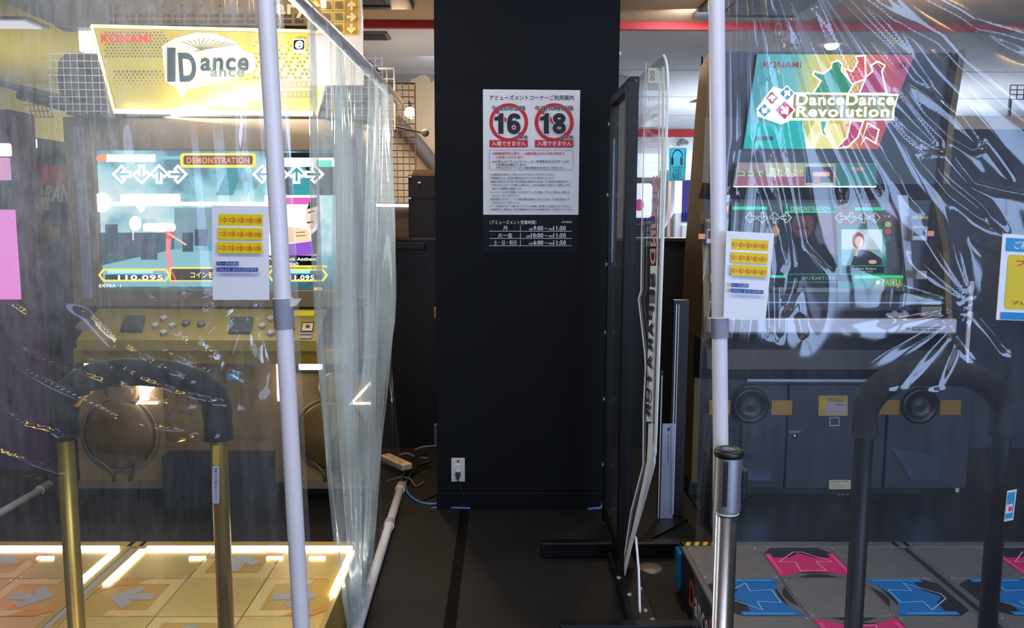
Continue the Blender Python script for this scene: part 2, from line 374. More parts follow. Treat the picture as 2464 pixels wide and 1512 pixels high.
m = MB(); m.box((-2.2, 6.9, 0), (-2.1, 7.6, 2.6), M_cloudwall); struct(m, 'wall_return')
M_hallwhite = mat('hall_wall_white', (226, 230, 232), .7, noise=.04)
m = MB(); m.box((-2.1, 11.2, 0), (6.5, 11.3, 2.72), M_hallwhite); a = Art(lambda x, z: Vector((x, 11.2, z)), FRONT, .002, m); a.rect(-2.1, 2.5, 6.5, 2.6, mat('far_red_band', (206, 50, 48), .5))
struct(m, 'wall_hall')
m = MB(); m.box((6.5, -3.2, 0), (6.6, 11.3, 2.72), mat('side_wall_grey', (120, 118, 116), .8, noise=.05)); struct(m, 'wall_right')
m = MB(); m.box((-6.6, -3.2, 0), (-6.5, 7.6, 2.72), mat('side_wall_left', (112, 100, 96), .8, noise=.05)); struct(m, 'wall_left')
# shop front behind the viewer: wall with daylight windows
M_fwall = mat('front_wall', (96, 92, 92), .8, noise=.05)
wins = [(-1.9, .8, 1.0, 2.3), (1.3, 3.2, .8, 2.5), (3.5, 5.9, .8, 2.5)]
m = MB(); xs = [-6.5, -1.9, .8, 1.3, 3.2, 3.5, 5.9, 6.5]
for i in range(7):
    w = [q for q in wins if abs(q[0] - xs[i]) < 1e-6]
    if not w: m.box((xs[i], -3.3, 0), (xs[i + 1], -3.2, 2.72), M_fwall)
    else:
        m.box((xs[i], -3.3, 0), (xs[i + 1], -3.2, w[0][2]), M_fwall); m.box((xs[i], -3.3, w[0][3]), (xs[i + 1], -3.2, 2.72), M_fwall)
struct(m, 'wall_front')
day = mat('daylight_glass', (176, 206, 255), .3, emit=12)
dim = mat('daylight_glass_shaded', (170, 190, 240), .3, emit=4)
for i, (a0, a1, z0, z1) in enumerate(wins):
    m = MB(); m.box((a0, -3.27, z0), (a1, -3.25, z1), dim if i == 0 else day)
    o = struct(m, 'window_%d' % (i + 1))
    f = MB(); t = .05
    for q in ((a0, z0, a0 + t, z1), (a1 - t, z0, a1, z1), (a0, z0, a1, z0 + t), (a0, z1 - t, a1, z1), ((a0 + a1) / 2 - .03, z0, (a0 + a1) / 2 + .03, z1)):
        f.box((q[0], -3.24, q[1]), (q[2], -3.2, q[3]), M_alu)
    f.build('window_frame', o)

# ceiling fittings
def cassette(name, x0, x1, y0, y1, z, label):
    t = thing(name, label, 'air conditioner', ((x0 + x1) / 2, (y0 + y1) / 2, z))
    m = MB(); m.box((x0, y0, z - .03), (x1, y1, z), mat('ac_frame_grey', (46, 47, 52), .5), .008); m.build('panel_frame', t)
    m = MB(); m.box((x0 + .14, y0 + .14, z - .036), (x1 - .14, y1 - .14, z - .028), mat('ac_grille_dark', (30, 31, 34), .6)); m.build('intake_grille', t)
    for k in range(2):
        m = MB(); yy = y1 - .1 if k else y0 + .05
        m.box((x0 + .12, yy, z - .04), (x1 - .12, yy + .05, z - .03), mat('ac_slot', (16, 17, 19), .5)); m.build('air_slot', t)
    return t
cassette('ceiling_cassette', -1.34, -.5, 3.98, 4.78, 2.64, 'dark ceiling air conditioner above the gap left of the black pillar')
cassette('ceiling_cassette', 1.08, 1.78, 4.2, 4.96, 2.64, 'dark ceiling air conditioner above the machine right of the black pillar')
t = thing('ceiling_vent', 'dark slatted rectangular vent in the pale ceiling beyond the red band', 'vent', (-1.0, 5.37, 2.6))
m = MB(); m.box((-1.35, 5.28, 2.585), (-.72, 5.47, 2.6), mat('vent_frame', (96, 98, 106), .5), .004); m.build('frame', t)
m = MB()
for k in range(6): m.box((-1.33, 5.298 + k * .027, 2.578), (-.74, 5.298 + k * .027 + .016, 2.586), mat('vent_slat', (52, 54, 58), .5))
m.build('slats', t)
m = MB(); m.prism([at(20, 10, Z=2.57), at(132, 60, Z=2.57), at(140, -60, Z=2.57), at(-60, -60, Z=2.57)], (0, 0, .03), mat('duct_dark', (30, 30, 34), .6)); m.build('ceiling_duct', label='dark ceiling duct at the corner of the yellow ceiling, top left', cat='duct')
t = thing('ceiling_light_panel', 'flat white light panel in the yellow ceiling at top left', 'light', (-2.93, 5.2, 2.6))
q0 = at(62, 47, Z=2.585); q1_ = at(120, 70, Z=2.585); m = MB(); m.box((q1_.x - .5, q0.y, 2.585), (q1_.x, q1_.y, 2.6), M_alu, .004); m.build('frame', t)
m = MB(); m.box((q1_.x - .47, q0.y + .03, 2.578), (q1_.x - .03, q1_.y - .03, 2.586), E('e4e2ee', .8)); m.build('diffuser', t)

for k, (x, y, lab) in enumerate(((1.0, -.9, 'added round warm light over the aisle'), (2.2, -.4, 'added round warm light before the right booth'), (3.4, -1.2, 'added round warm light near the right window'), (-1.6, -.8, 'added round warm light before the left booth'))):  # unseen lamps added to put golden streaks on the curtains
    t = thing('streak_lamp', lab, 'light', (x, y, 2.64)); m = MB(); m.lathe([(.2, 0), (.2, -.03), (.18, -.034)], (x, y, 2.64), (0, 0, 1), M_alu); m.build('lamp_ring', t)
    m = MB(); m.lathe([(.18, -.03), (0, -.036)], (x, y, 2.64), (0, 0, 1), E('ffcf70', 26)); m.build('lamp_disc', t)
# ================================================================== notice poster
m = MB(); m.prism([at(1162, 215, Y=4.083), at(1396, 217, Y=4.083), at(1391.8, 517, Y=4.083), at(1390, 608, Y=4.083), at(1163, 606, Y=4.083)], (0, .004, 0), M_paper)
a = Art(onY(4.0825), FRONT, .00025, m)
INK = K('1b1c24'); RED = K('c8202a'); DARK = mat('poster_black', (12, 13, 17), .45, spec=.15); WHT = mat('poster_white', (214, 216, 224), .45)
a.poly([(1162.3, 517), (1391.8, 517), (1390, 608), (1163, 606)], DARK)
q1 = lambda x, y: (x / 6.575 + 1140, y / 6.575 + 190)
def T1(body, x0, y0, x1, y1, mt, **k): p = q1(x0, y0); q = q1(x1, y1); a.text(body, p[0], p[1], q[0], q[1], mt, **k)
T1('アミューズメントコーナーご利用案内', 250, 258, 1582, 338, INK, bold=.028)
for cx, n, hr in ((553, '16', '午後6時以降'), (1272, '18', '午後10時以降')):
    c = q1(cx, 690); a.ring(c[0], c[1], 308 / 6.575, 305 / 6.575, 57 / 6.575, RED)
    a.line([q1(cx - 225, 480), q1(cx + 225, 920)], 52 / 6.575, RED)
    w = 535 if n == '16' else 612
    T1(hr, cx - w / 2, 425, cx + w / 2, 508, INK, bold=.02, outline=WHT, ow=.05)
    one = [(cx - 83, 545), (cx - 83, 872), (cx - 165, 872), (cx - 165, 662), (cx - 228, 662), (cx - 228, 604), (cx - 182, 598), (cx - 155, 575), (cx - 147, 545)]
    ell = lambda c_, cy_, rx_, ry_: [(c_ + rx_ * math.cos(math.radians(k)), cy_ + ry_ * math.sin(math.radians(k))) for k in range(0, 360, 20)]
    two = [[(704, 636), (700, 610), (682, 590), (650, 583), (622, 584), (592, 597), (570, 640), (563, 700), (563, 765)], ell(634, 768, 70, 74)]
    if n == '18': two = [ell(1350, 630, 64, 50), ell(1350, 780, 70, 58)]
    for mt, w in ((WHT, 24), (INK, 0)):
        if w: a.line([q1(*p) for p in one], w / 6.575, mt, True)
        else: a.poly([q1(*p) for p in one], mt)
        for st in two: a.line([q1(*p) for p in st], (72 + w) / 6.575, mt, len(st) > 12)
    T1('歳未満', cx + 95, 897, cx + 297, 955, INK, bold=.02, outline=WHT, ow=.06)
    p = q1(cx - 303, 968); q = q1(cx + 300, 1082); a.rect(p[0], p[1], q[0], q[1], RED)
    T1('入場できません', cx - 268, 985, cx + 270, 1062, WHT, bold=.035)
p = q1(248, 1128); q = q1(1570, 1442); a.line(rr(p[0], p[1], q[0], q[1], 5), .9, K('8a7078'), True)
T1('※保護者同伴に限り、16歳未満の方も午後10時まで', 300, 1160, 1438, 1203, RED, bold=.028)
T1('ご利用いただけます。', 350, 1222, 800, 1263, RED, bold=.028)
T1('※メダルコーナーについて、小・中学生のみでのゲームの', 300, 1287, 1502, 1332, INK, bold=.028)
T1('ご利用はお断りします。', 350, 1340, 838, 1382, INK, bold=.028)
T1('（中学生はメダルコーナー以外、長期休暇期間は午後6時までご利用頂けます。）', 345, 1392, 1460, 1425, INK)
q2 = lambda x, y: (x / 6.871 + 1140, y / 6.871 + 400)
def T2(body, x0, y0, x1, y1, mt, **k): p = q2(x0, y0); q = q2(x1, y1); a.text(body, p[0], p[1], q[0], q[1], mt, **k)
for y, x0, x1, s in ((140, 265, 1325, '○入場制限は法令等により定められておりますので必ずお守りください。'), (199, 265, 1325, '○年齢確認のため、身分証の確認を行わせていただく場合がございます。'),
        (257, 265, 1560, '○機械に危害を加える行為、他のお客様に迷惑をかける行為、その他当店の営業を妨げる'), (316, 300, 1600, '行為であるとスタッフが判断した場合には、いかなるお客様でも例外なくご退場いただき、'),
        (374, 300, 800, '場合により警察署へ通報致します。'), (432, 265, 1580, '○メンテナンスには十分留意しておりますがプレイ中の事故・ケガなどの責任は一切負えま'),
        (490, 300, 752, 'せんので、予めご了承ください。'), (548, 265, 1582, '○閉店時間になりますと、ゲーム機の電源は自動的にOFFとなります。その際の保証は一切'),
        (606, 300, 765, 'できませんのでご注意ください。'), (663, 265, 1600, '○データを保存するゲーム機において、データの破損・消失等による保証は一切できません。'),
        (721, 265, 1618, '○営業時間や入場制限は、特別営業期間中(GWや年末年始等)変更となる場合がございます。')):
    T2(s, x0, y - 18, x1, y + 18, INK, bold=.015)
T2('〈アミューズメント営業時間〉', 262, 897, 1035, 962, WHT, bold=.03)
T2('(年中無休)', 1450, 907, 1620, 948, WHT, bold=.02)
for y, day_, am, x0 in ((1030, '月', '9:00', 985), (1148, '火～金', '10:00', 940), (1267, '土・日・祝日', '6:00', 985)):
    w = {1: 68, 3: 235, 6: 370}[len(day_)]; T2(day_, 518 - w / 2, y - 42, 518 + w / 2, y + 32, WHT, bold=.035)
    p = q2(766, y - 50); q = q2(774, y + 42); a.rect(p[0], p[1], q[0], q[1], WHT)
    p = q2(258, y + 42); q = q2(1618, y + 50); a.rect(p[0], p[1], q[0], q[1], WHT)
    T2('AM', x0 - 78, y - 6, x0 - 14, y + 30, WHT); T2(am, x0, y - 42, 1146, y + 32, WHT, bold=.035)
    T2('～', 1165, y - 10, 1218, y + 12, WHT, bold=.03); T2('PM', 1238, y - 6, 1298, y + 30, WHT); T2('11:50', 1310, y - 42, 1516, y + 32, WHT, bold=.035)
m.build('notice_poster', label='white and black amusement corner notice poster with 16 and 18 on the black pillar', cat='poster')

# outlet and plug
t = thing('wall_outlet', 'white wall socket plate low on the left of the black pillar', 'outlet', (-.228, 4.083, .14))
m = MB(); c0 = at(1086, 1102, Y=4.083); c1 = at(1119, 1159, Y=4.083)
m.box((c0.x, 4.076, c1.z), (c1.x, 4.083, c0.z), mat('outlet_plate', (214, 208, 200), .4), .004); m.build('cover_plate', t)
m = MB(); cx = (c0.x + c1.x) / 2; h = c0.z - c1.z
m.box((cx - .014, 4.072, c1.z + h * .1), (cx + .014, 4.077, c0.z - h * .25), mat('outlet_face', (226, 222, 216), .4), .002)
for dx in (-.0065, .0065): m.box((cx + dx - .0012, 4.0712, c1.z + h * .62), (cx + dx + .0012, 4.0725, c1.z + h * .7), M_black)
m.box((cx - .002, 4.0712, c1.z + h * .555), (cx + .002, 4.0725, c1.z + h * .585), M_black); m.build('socket', t)
m = MB(); m.lathe([(0, .006), (.005, .006), (.006, .003), (.006, 0)], (cx, 4.0765, c0.z - .016), FRONT, mat('outlet_lamp', (90, 40, 30), .4)); m.build('indicator_lamp', t, label='small dark red indicator lamp')
t = thing('power_plug', 'dark grey plug with thin cord in the white socket on the pillar', 'plug', (cx, 4.07, .17))
pz = at(1102, 1143, Y=4.07).z
m = MB(); m.prism([(cx - .013, 4.074, pz + .014), (cx + .013, 4.074, pz + .014), (cx + .013, 4.074, pz), (cx + .005, 4.074, pz - .024), (cx - .005, 4.074, pz - .024), (cx - .013, 4.074, pz)], (0, -.022, 0), mat('plug_grey', (52, 52, 58), .5)); m.build('plug_body', t)
m = MB(); m.tube([(cx, 4.062, pz - .02), (cx + .004, 4.06, pz - .04), at(1109, 1180, Y=4.06), at(1120, 1204, Y=4.062), at(1130, 1220, Z=.004)], .0028, mat('plug_cord', (40, 40, 46), .6), 8); m.build('cord', t)
# blue cable covers and cables on the floor
M_bluec = mat('blue_cable', (70, 120, 180), .5); M_cab = mat('black_cable', (20, 18, 17), .5); M_gcab = mat('grey_cable', (120, 122, 126), .5)
def curve(pts, n=6):
    P = [Vector(p) for p in pts]; out = []
    for i in range(len(P) - 1):
        p0 = P[max(i - 1, 0)]; p1 = P[i]; p2 = P[i + 1]; p3 = P[min(i + 2, len(P) - 1)]
        for k in range(n):
            t = k / n; out.append(.5 * ((2 * p1) + (p2 - p0) * t + (2 * p0 - 5 * p1 + 4 * p2 - p3) * t * t + (3 * p1 - p0 - 3 * p2 + p3) * t ** 3))
    return out + [P[-1]]
def cable(pts, r, mt, label, name='cable'):
    m = MB(); m.tube(curve([(at(x, y, Z=z)) for x, y, z in pts]), r, mt, 8); return m.build(name, label=label, cat='cable', group=None)
cable([(975, 1160, .006), (980, 1185, .006), (1000, 1204, .006), (1030, 1213, .006), (1080, 1213, .007), (1132, 1221, .007)], .0062, M_bluec, 'blue grey cable curving round the end of the floor pipe to the pillar')
cable([(1038, 1224, .004), (1060, 1220, .004), (1090, 1222, .005), (1131, 1224, .005)], .005, M_bluec, 'short blue cable along the foot of the pillar below the socket')
cable([(1414, 1226, .006), (1432, 1224, .006), (1446, 1222, .01), (1450, 1212, .03)], .007, M_bluec, 'blue cable end at the right foot of the pillar')
cable([(930, 1160, .004), (960, 1150, .01), (985, 1152, .02), (1000, 1170, .01), (1020, 1160, .01)], .004, M_gcab, 'thin grey cable looping behind the end of the white floor pipe')
cable([(960, 1180, .008), (968, 1150, .02), (985, 1115, .05), (1000, 1100, .06), (1030, 1092, .06)], .006, M_cab, 'black cable rising past the end of the power strip')
cable([(978, 1168, .008), (990, 1140, .02), (1010, 1120, .03), (1040, 1110, .04)], .007, M_cab, 'thick black cable running from the pipe end to behind the pillar')
cable([(960, 1096, .06), (980, 1092, .07), (1000, 1100, .05), (1030, 1104, .04)], .006, M_gcab, 'grey cable arching behind the power strip')
cable([(1000, 1082, .1), (1020, 1076, .12), (1052, 1074, .12)], .006, M_gcab, 'grey cable entering from behind the pillar above the others')
cable([(928, 1135, .008), (950, 1140, .008), (975, 1134, .01), (960, 1148, .008), (935, 1142, .008), (950, 1132, .008), (985, 1144, .008)], .0035, M_cab, 'tangle of thin black cord under the power strip')
cable([(1000, 1205, .005), (1030, 1200, .005), (1052, 1190, .005)], .004, M_cab, 'thin black cord on the lit floor beside the pillar foot')
t = thing('power_strip', 'cream power strip lying on cables left of the pillar', 'power strip', tuple(at(950, 1112, Z=.04)))
m = MB(); c = at(952, 1112, Z=.05); Mx = Matrix.Translation(c) @ Matrix.Rotation(math.radians(-52), 4, 'Z'); m.obox(Mx, (.26, .07, .035), mat('strip_cream', (226, 206, 170), .5), .006); m.build('strip_body', t)
m = MB()
for k in range(4): m.obox(Mx @ Matrix.Translation((-.09 + k * .055, 0, .018)), (.03, .03, .003), mat('strip_socket', (196, 176, 140), .5), .001)
m.build('socket_faces', t)

# ================================================================== left booth: pipe frame and film
LX = -.515
t = thing('pvc_pipe_frame', 'white plastic pipe frame of the booth around the gold machine', 'frame', (LX, 2.0, 0))
def pipe(pts, r=.0205, sleeve=()):
    m = MB(); m.tube(pts, r, M_pvc, 16)
    for (p, q, rr_) in sleeve: m.tube([p, q], rr_, M_pvc, 16)
    return m
top, bot = at(633, -80, Y=1.95), at(741, 1800, Y=1.95)
pp = lambda y: at(640 + (725 - 640) * y / 1512, y, Y=1.95)
top = Vector((pp(0).x - .004, 1.95, 2.06)); bot = Vector((pp(1512).x + .012, 1.95, .02))
pipe([top, pp(0), pp(760), pp(1512), bot], .0205, [(pp(718), pp(790), .0235)]).build('front_post', t)
m = MB(); c = pp(722); m.add([c + Vector((.02, -.012, .004)), c + Vector((.05, -.02, .006)), c + Vector((.035, -.015, -.012)), c + Vector((.02, -.012, -.016))], [[0, 1, 2, 3]], mat('clear_tape', (226, 220, 210), .3)); m.build('tape_tab', t)
pipe([(top.x, 1.93, 2.05), (-.53, 3.0, 2.05), (-.53, 4.3, 2.05)], .0205, [((-.53, 3.3, 2.05), (-.53, 3.36, 2.05), .024)]).build('side_top_rail', t)
pipe([(-2.5, 1.95, 2.07), (top.x, 1.95, 2.07)]).build('front_top_rail', t)
n0 = Vector((-.5, 1.98, .022)); n1_ = at(863, 1500, Z=.022); n2_ = at(965, 1172, Z=.022)
pm = n1_.lerp(n2_, .62)
m = pipe([n0, n1_, pm, n2_], .0205, [(pm, pm.lerp(n2_, .1), .0255), (n2_ - Vector((0, .05, 0)), n2_ + Vector((0, .015, 0)), .027)]); m.build('side_floor_pipe', t, label='white floor pipe with end cap')
pipe([(-2.48, 1.95, .022), (-2.48, 3.5, .022), at(115, 1170, Z=.022)], .0205, [(at(95, 1181, Z=.022), at(118, 1168, Z=.022), .026)]).build('far_floor_pipe', t)
pipe([(-2.48, 1.95, .02), (-2.48, 1.95, 2.07)]).build('outer_post', t)

FL = film_mat('film_left', .16, (.86, .94, 1), dirt=.95, gloss=.08, boost=.9, sx=55, sz=12, glow_haze=(1.12, 1.5, .42, 1.4))  # haze graded by height paints the header's glow into the film
g = lambda x, w: math.exp(-(x / w) ** 2)
rs = random.Random(3)
LF = [([(0, 803), (56, 842), (111, 867), (181, 893), (228, 911), (267, 914), (300, 936), (389, 964), (467, 978)], .008, .009), ([(-60, 800), (0, 846), (56, 889), (111, 922), (178, 956), (228, 981), (261, 1000), (361, 1022), (450, 1042), (500, 1044)], .008, .010),
      ([(-80, 950), (0, 992), (42, 1014), (106, 1031), (125, 1044), (194, 1047), (264, 1058), (417, 1053), (492, 1044)], .009, .011), ([(167, 847), (236, 875), (250, 883), (274, 879), (333, 908), (417, 942), (506, 964), (560, 980)], .007, .008),
      ([(200, 760), (242, 800), (281, 825), (347, 864), (458, 919)], .007, .008), ([(356, 822), (456, 861), (475, 882), (430, 869), (358, 828)], .006, .006), ([(456, 800), (472, 825), (506, 856), (519, 883), (586, 919)], .007, .007),
      ([(-60, 1060), (0, 1086), (56, 1108), (125, 1139), (167, 1150)], .009, .010), ([(-60, 1120), (0, 1133), (117, 1161), (156, 1153)], .007, .008), ([(-60, 680), (0, 708), (56, 747), (130, 769)], .008, .009), ([(347, 764), (417, 744), (472, 733), (508, 719)], .006, .006),
      ([(361, 772), (417, 800), (433, 817), (472, 794), (506, 733)], .006, .006), ([(333, 703), (390, 698), (456, 706), (420, 717), (360, 722), (333, 703)], .005, .005), ([(150, 720), (200, 750), (240, 800), (270, 840)], .014, .010),
      ([(540, 725), (535, 790), (520, 850)], .006, .006), ([(575, 725), (580, 800), (600, 860)], .006, .006), ([(610, 725), (605, 800), (625, 880)], .006, .006), ([(300, 300), (310, 420)], .01, .004), ([(570, 300), (560, 480)], .012, .004), ([(640, 840), (600, 960)], .008, .005)]
LN = 300
_x, _z = np.meshgrid(-2.48 + np.arange(LN + 1) / LN * 1.975, .03 + np.arange(LN + 1) / LN * 2.02)
LH = sheet_heights(_x, _z, LF, 1.96)
def film_left(s, q):
    x = -2.48 + s * 1.975; z = .03 + q * 2.02
    h = .012 * math.sin(x * 5 + z * 1.3) * math.sin(z * 2.2 + 1) + .004 * math.sin(x * 17 - z * 6) * (1 if z < 1.3 else .4)
    h += LH[round(q * LN), round(s * LN)]
    d = math.hypot(x + .66, z - 1.22)         # pulls under the taped sheet
    if z < 1.3: 
        an = math.atan2(x + .62, 1.3 - z)
        h += .006 * max(0, 1 - d / .38) * sum(g(an - k, .05) for k in (-1.0, -.7, -.42, -.2, .02, .2))
    k = max(0, 1 - (top.x - x) / .25)          # bunched by the pipe
    h += .006 * k * math.sin(x * 110 + z * 3)
    return Vector((x + (.02 * (1 - q)) * s + .03 * s * (1 - q), 1.965 + h, z))
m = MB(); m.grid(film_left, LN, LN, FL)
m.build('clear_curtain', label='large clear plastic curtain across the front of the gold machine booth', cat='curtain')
FS = film_mat('film_side', .24, (.76, .90, .96), dirt=.75, gloss=.09, boost=.6, sx=34, sz=2)
ph = [(rs.uniform(0, 1), rs.uniform(.012, .03), rs.uniform(-.10, .10)) for _ in range(26)]
def film_side(s, q):
    z = .05 + q * 2.0
    y0 = 2.72 + (2.25 - 2.72) * q ** .8; y1 = 2.96 + (3.95 - 2.96) * q ** .62
    x = -.53 + .010 * math.sin(s * 31 + q * 2) + .007 * math.sin(s * 67 - q * 3)
    for c, w, d in ph: x += .027 * min(1, .25 + q * 1.5) * g(s - c - d * (1 - q), w) * (.35 + .65 * math.sin(min(1, (1 - q) * 3) * 1.57))
    x -= .05 * math.sin(q * 3.1) * (1 - s)
    return Vector((x, y0 + (y1 - y0) * s, z))
m = MB(); m.grid(film_side, 240, 60, FS)
m.build('side_curtain', label='gathered clear plastic curtain hanging from the side rail left of the aisle', cat='curtain')
FT = film_mat('film_thin', .02, (.7, .66, .72), dirt=.6, gloss=.12, boost=.2)
def film_tail(s, q):
    z = .035 + q * 1.25; y0 = 3.0 + .62 * q; y1 = 4.25 - .5 * q
    return Vector((-.528 + .012 * math.sin(s * 9 + q * 4) + .01 * math.sin(s * 23), y0 + (y1 - y0) * s, z))
m = MB(); m.grid(film_tail, 60, 30, FT); m.build('side_curtain', label='thin dark looking tail of clear plastic sheet above the end of the floor pipe', cat='curtain')

# taped arrow notices
def arrow_sheet(name, corners, flip, label, bend=0):
    P = [Vector(p) for p in corners]; m = MB()
    fn = lambda u, v: (P[0] * (1 - u) + P[1] * u) * (1 - v) + (P[3] * (1 - u) + P[2] * u) * v
    nn = (P[1] - P[0]).cross(P[3] - P[0]).normalized()
    if nn.y > 0: nn = -nn
    m.prism(P, -nn * .0015, M_paper)
    a = Art(fn, nn, .0003, m); Y = K('e6c818'); O = K('d8641c'); B = K('27458f'); W_ = K('e8e8f0')
    for k in range(3):
        v0 = .085 + k * .147; u0 = .11; u1 = .90
        a.rect(u0, v0, u1, v0 + .122, Y); yc = v0 + .062
        for j in range(5):
            c = u0 + .085 + j * .155; d = -1 if flip else 1
            for e in (-.011, .011): a.rect(c - .062, yc + e - .0035, c + .062, yc + e + .0035, O)
            a.line([(c + d * .025, yc - .03), (c + d * .066, yc), (c + d * .025, yc + .03)], .011, O)
    a.rect(.11, .585, .50, .628, B); a.text('プレーされる際は', .12, .592, .49, .621, W_, bold=.01)
    a.rect(.11, .65, .84, .693, B); a.text('こちらより、お入りいただけます。', .12, .657, .83, .686, W_, bold=.01)
    return m.build(name, label=label, cat='notice')
yS = 1.94
arrow_sheet('arrow_notice', [at(510, 495, Y=yS), at(646, 497, Y=yS), at(648, 722, Y=yS), at(512, 722, Y=yS)], False, 'white notice with rows of right pointing arrows on yellow, taped to the left curtain')
arrow_sheet('arrow_notice', [at(1748, 556, Y=1.90), at(1863, 562, Y=1.90), at(1842, 771, Y=1.90), at(1741, 766, Y=1.90)], True, 'white notice with rows of left pointing arrows on yellow, taped beside the right pipe')

# ================================================================== right booth: pipe, film, stanchion
t = thing('pvc_pipe_frame', 'white plastic pipe frame of the booth around the black machine', 'frame', (.49, 1.95, 0))
qq = lambda y: at(1724 + 10 * y / 1075, y, Y=1.95)
m = pipe([Vector((qq(0).x - .002, 1.95, 2.06)), qq(0), qq(600), qq(1075), Vector((qq(1075).x + .03, 1.95, .02))], .0185, [(qq(765), qq(812), .0215)]); m.build('front_post', t)
pipe([(qq(0).x, 1.95, 2.07), (2.7, 1.95, 2.07)]).build('front_top_rail', t)
pipe([(2.47, 4.35, .0), (2.47, 4.35, 1.15)], .011).build('rear_post', t)
FR = film_mat('film_right', .06, (.62, .75, .98), dirt=.9, gloss=.075, boost=.55, glow_haze=(.6, 1.4, .45, 1.15))  # same painted haze grade, thinner low down
rays = []; rs = random.Random(11)
for k in range(18):
    th = .03 + 1.35 * (k + rs.uniform(-.35, .35)) / 18
    rays.append((th, rs.uniform(.012, .03), rs.uniform(.003, .008), rs.uniform(.2, .5), rs.uniform(.6, 1.2)))
RF = [([(2150, -40), (2221, 0), (2300, 41), (2335, 64), (2464, 99), (2540, 120)], .007, .008), ([(2335, 64), (2380, 95), (2464, 140)], .007, .007), ([(2189, 165), (2269, 229), (2316, 280), (2351, 337), (2355, 356), (2342, 363), (2285, 331), (2221, 274), (2176, 223)], .007, .009),
      ([(2151, 220), (2205, 286), (2253, 344), (2259, 363), (2246, 360), (2189, 312), (2145, 261)], .006, .008), ([(2148, 280), (2195, 328), (2227, 366), (2226, 375), (2189, 344), (2138, 293)], .006, .007), ([(2040, -30), (2084, 0), (2157, 54), (2253, 105), (2300, 159), (2420, 260), (2500, 330)], .008, .009),
      ([(1990, -30), (2030, 6), (2141, 118), (2195, 191), (2285, 255), (2310, 265)], .008, .009), ([(2080, 300), (2110, 347), (2151, 400), (2165, 430)], .007, .008), ([(1850, 300), (1872, 380), (1890, 456), (1913, 555), (1922, 640)], .007, .009), ([(1895, 250), (1919, 380), (1936, 496), (1953, 584), (2003, 651)], .008, .010),
      ([(1820, 360), (1843, 453), (1884, 569), (1896, 640)], .007, .009), ([(1970, 330), (1991, 380), (2023, 438), (2029, 490)], .009, .009), ([(2040, 300), (2079, 380), (2125, 467)], .007, .008), ([(2110, 310), (2145, 380), (2189, 467), (2227, 514)], .008, .009), ([(1852, 671), (1855, 810)], .006, .007), ([(1881, 665), (1878, 816)], .007, .008), ([(1927, 758), (1936, 816)], .006, .006),
      ([(2270, 340), (2314, 400), (2350, 442), (2464, 467), (2520, 470)], .010, .012), ([(2200, 370), (2242, 417), (2286, 469), (2342, 511), (2392, 547)], .009, .010), ([(2250, 390), (2295, 436), (2370, 494), (2422, 558)], .009, .010), ([(2342, 564), (2375, 594), (2415, 603)], .010, .010), ([(2285, 720), (2292, 747), (2300, 789), (2340, 860)], .010, .010), ([(2347, 744), (2397, 803), (2430, 850)], .008, .009), ([(2375, 680), (2408, 730)], .006, .006), ([(2372, 715), (2405, 755)], .006, .006),
      ([(1770, 340), (1760, 430), (1752, 520)], .006, .008), ([(1800, 330), (1786, 400), (1775, 470)], .012, .010), ([(1820, 60), (1850, 200), (1860, 300)], .008, .006), ([(1900, 60), (1950, 230), (1975, 330)], .008, .006), ([(1960, 30), (2040, 200), (2090, 300)], .007, .006), ([(1860, 0), (1900, 120)], .007, .005), ([(2120, 20), (2200, 130), (2240, 200)], .006, .006), ([(1928, 650), (1915, 700), (1890, 760)], .01, .008), ([(2160, 600), (2165, 660), (2150, 740), (2140, 780)], .014, .016)]
RN = 340
_x, _z = np.meshgrid(.475 + np.arange(RN + 1) / RN * 2.1, .03 + np.arange(RN + 1) / RN * 2.03)
RH = sheet_heights(_x, _z, RF, 1.97)
def film_right(s, q):
    x = .475 + s * 2.1; z = .03 + q * 2.03
    dx = x - .54; dz = 2.26 - z; r = math.hypot(dx, dz); th = math.atan2(max(dx, -.2), max(dz, .01))
    h = .015 * math.sin(x * 4 + z * 2) * math.sin(z * 2.6)
    for t0, w, am, r0, r1 in rays:
        e = th - t0 + .03 * math.sin(r * 3 + t0 * 20)
        if abs(e) < 4 * w:
            h += am * g(e, w) * max(0, min(1, (r - .1) / .3)) * max(0, min(1, (r1 - r) / .45))
    h *= max(.12, min(1, (z - 1.1) / .12)) if z < 1.22 else 1
    h += RH[round(q * RN), round(s * RN)]
    d = math.hypot(x - 1.13, z - 1.28); an = math.atan2(z - 1.28, 1.13 - x)
    if d < .5 and x < 1.2 and z > 1.08: h += .006 * max(0, 1 - abs(d - .13) / .2) * sum(g(an - k, .07) for k in (-1.2, -.85, -.5, -.15, .3, .7, 1.0, 1.3))
    h += .014 * g(x - 1.04, .09) * g(z - 1.34, .15) + .012 * g(x - 1.2, .1) * g(z - 1.5, .12)
    for xc, zc, am in ((.715, 1.33, .014), (.90, 1.34, .006)): h += am * g(x - xc + .1 * (z - zc), .045) * g(z - zc, .14)
    k = max(0, 1 - (x - .475) / .16); h += .007 * k * math.sin(x * 150 + z * 4 * math.sin(z * 3))
    return Vector((x, 1.972 + h, z))
m = MB(); m.grid(film_right, RN, RN, FR); m.build('clear_curtain', label='creased clear plastic curtain across the front of the black machine booth', cat='curtain')
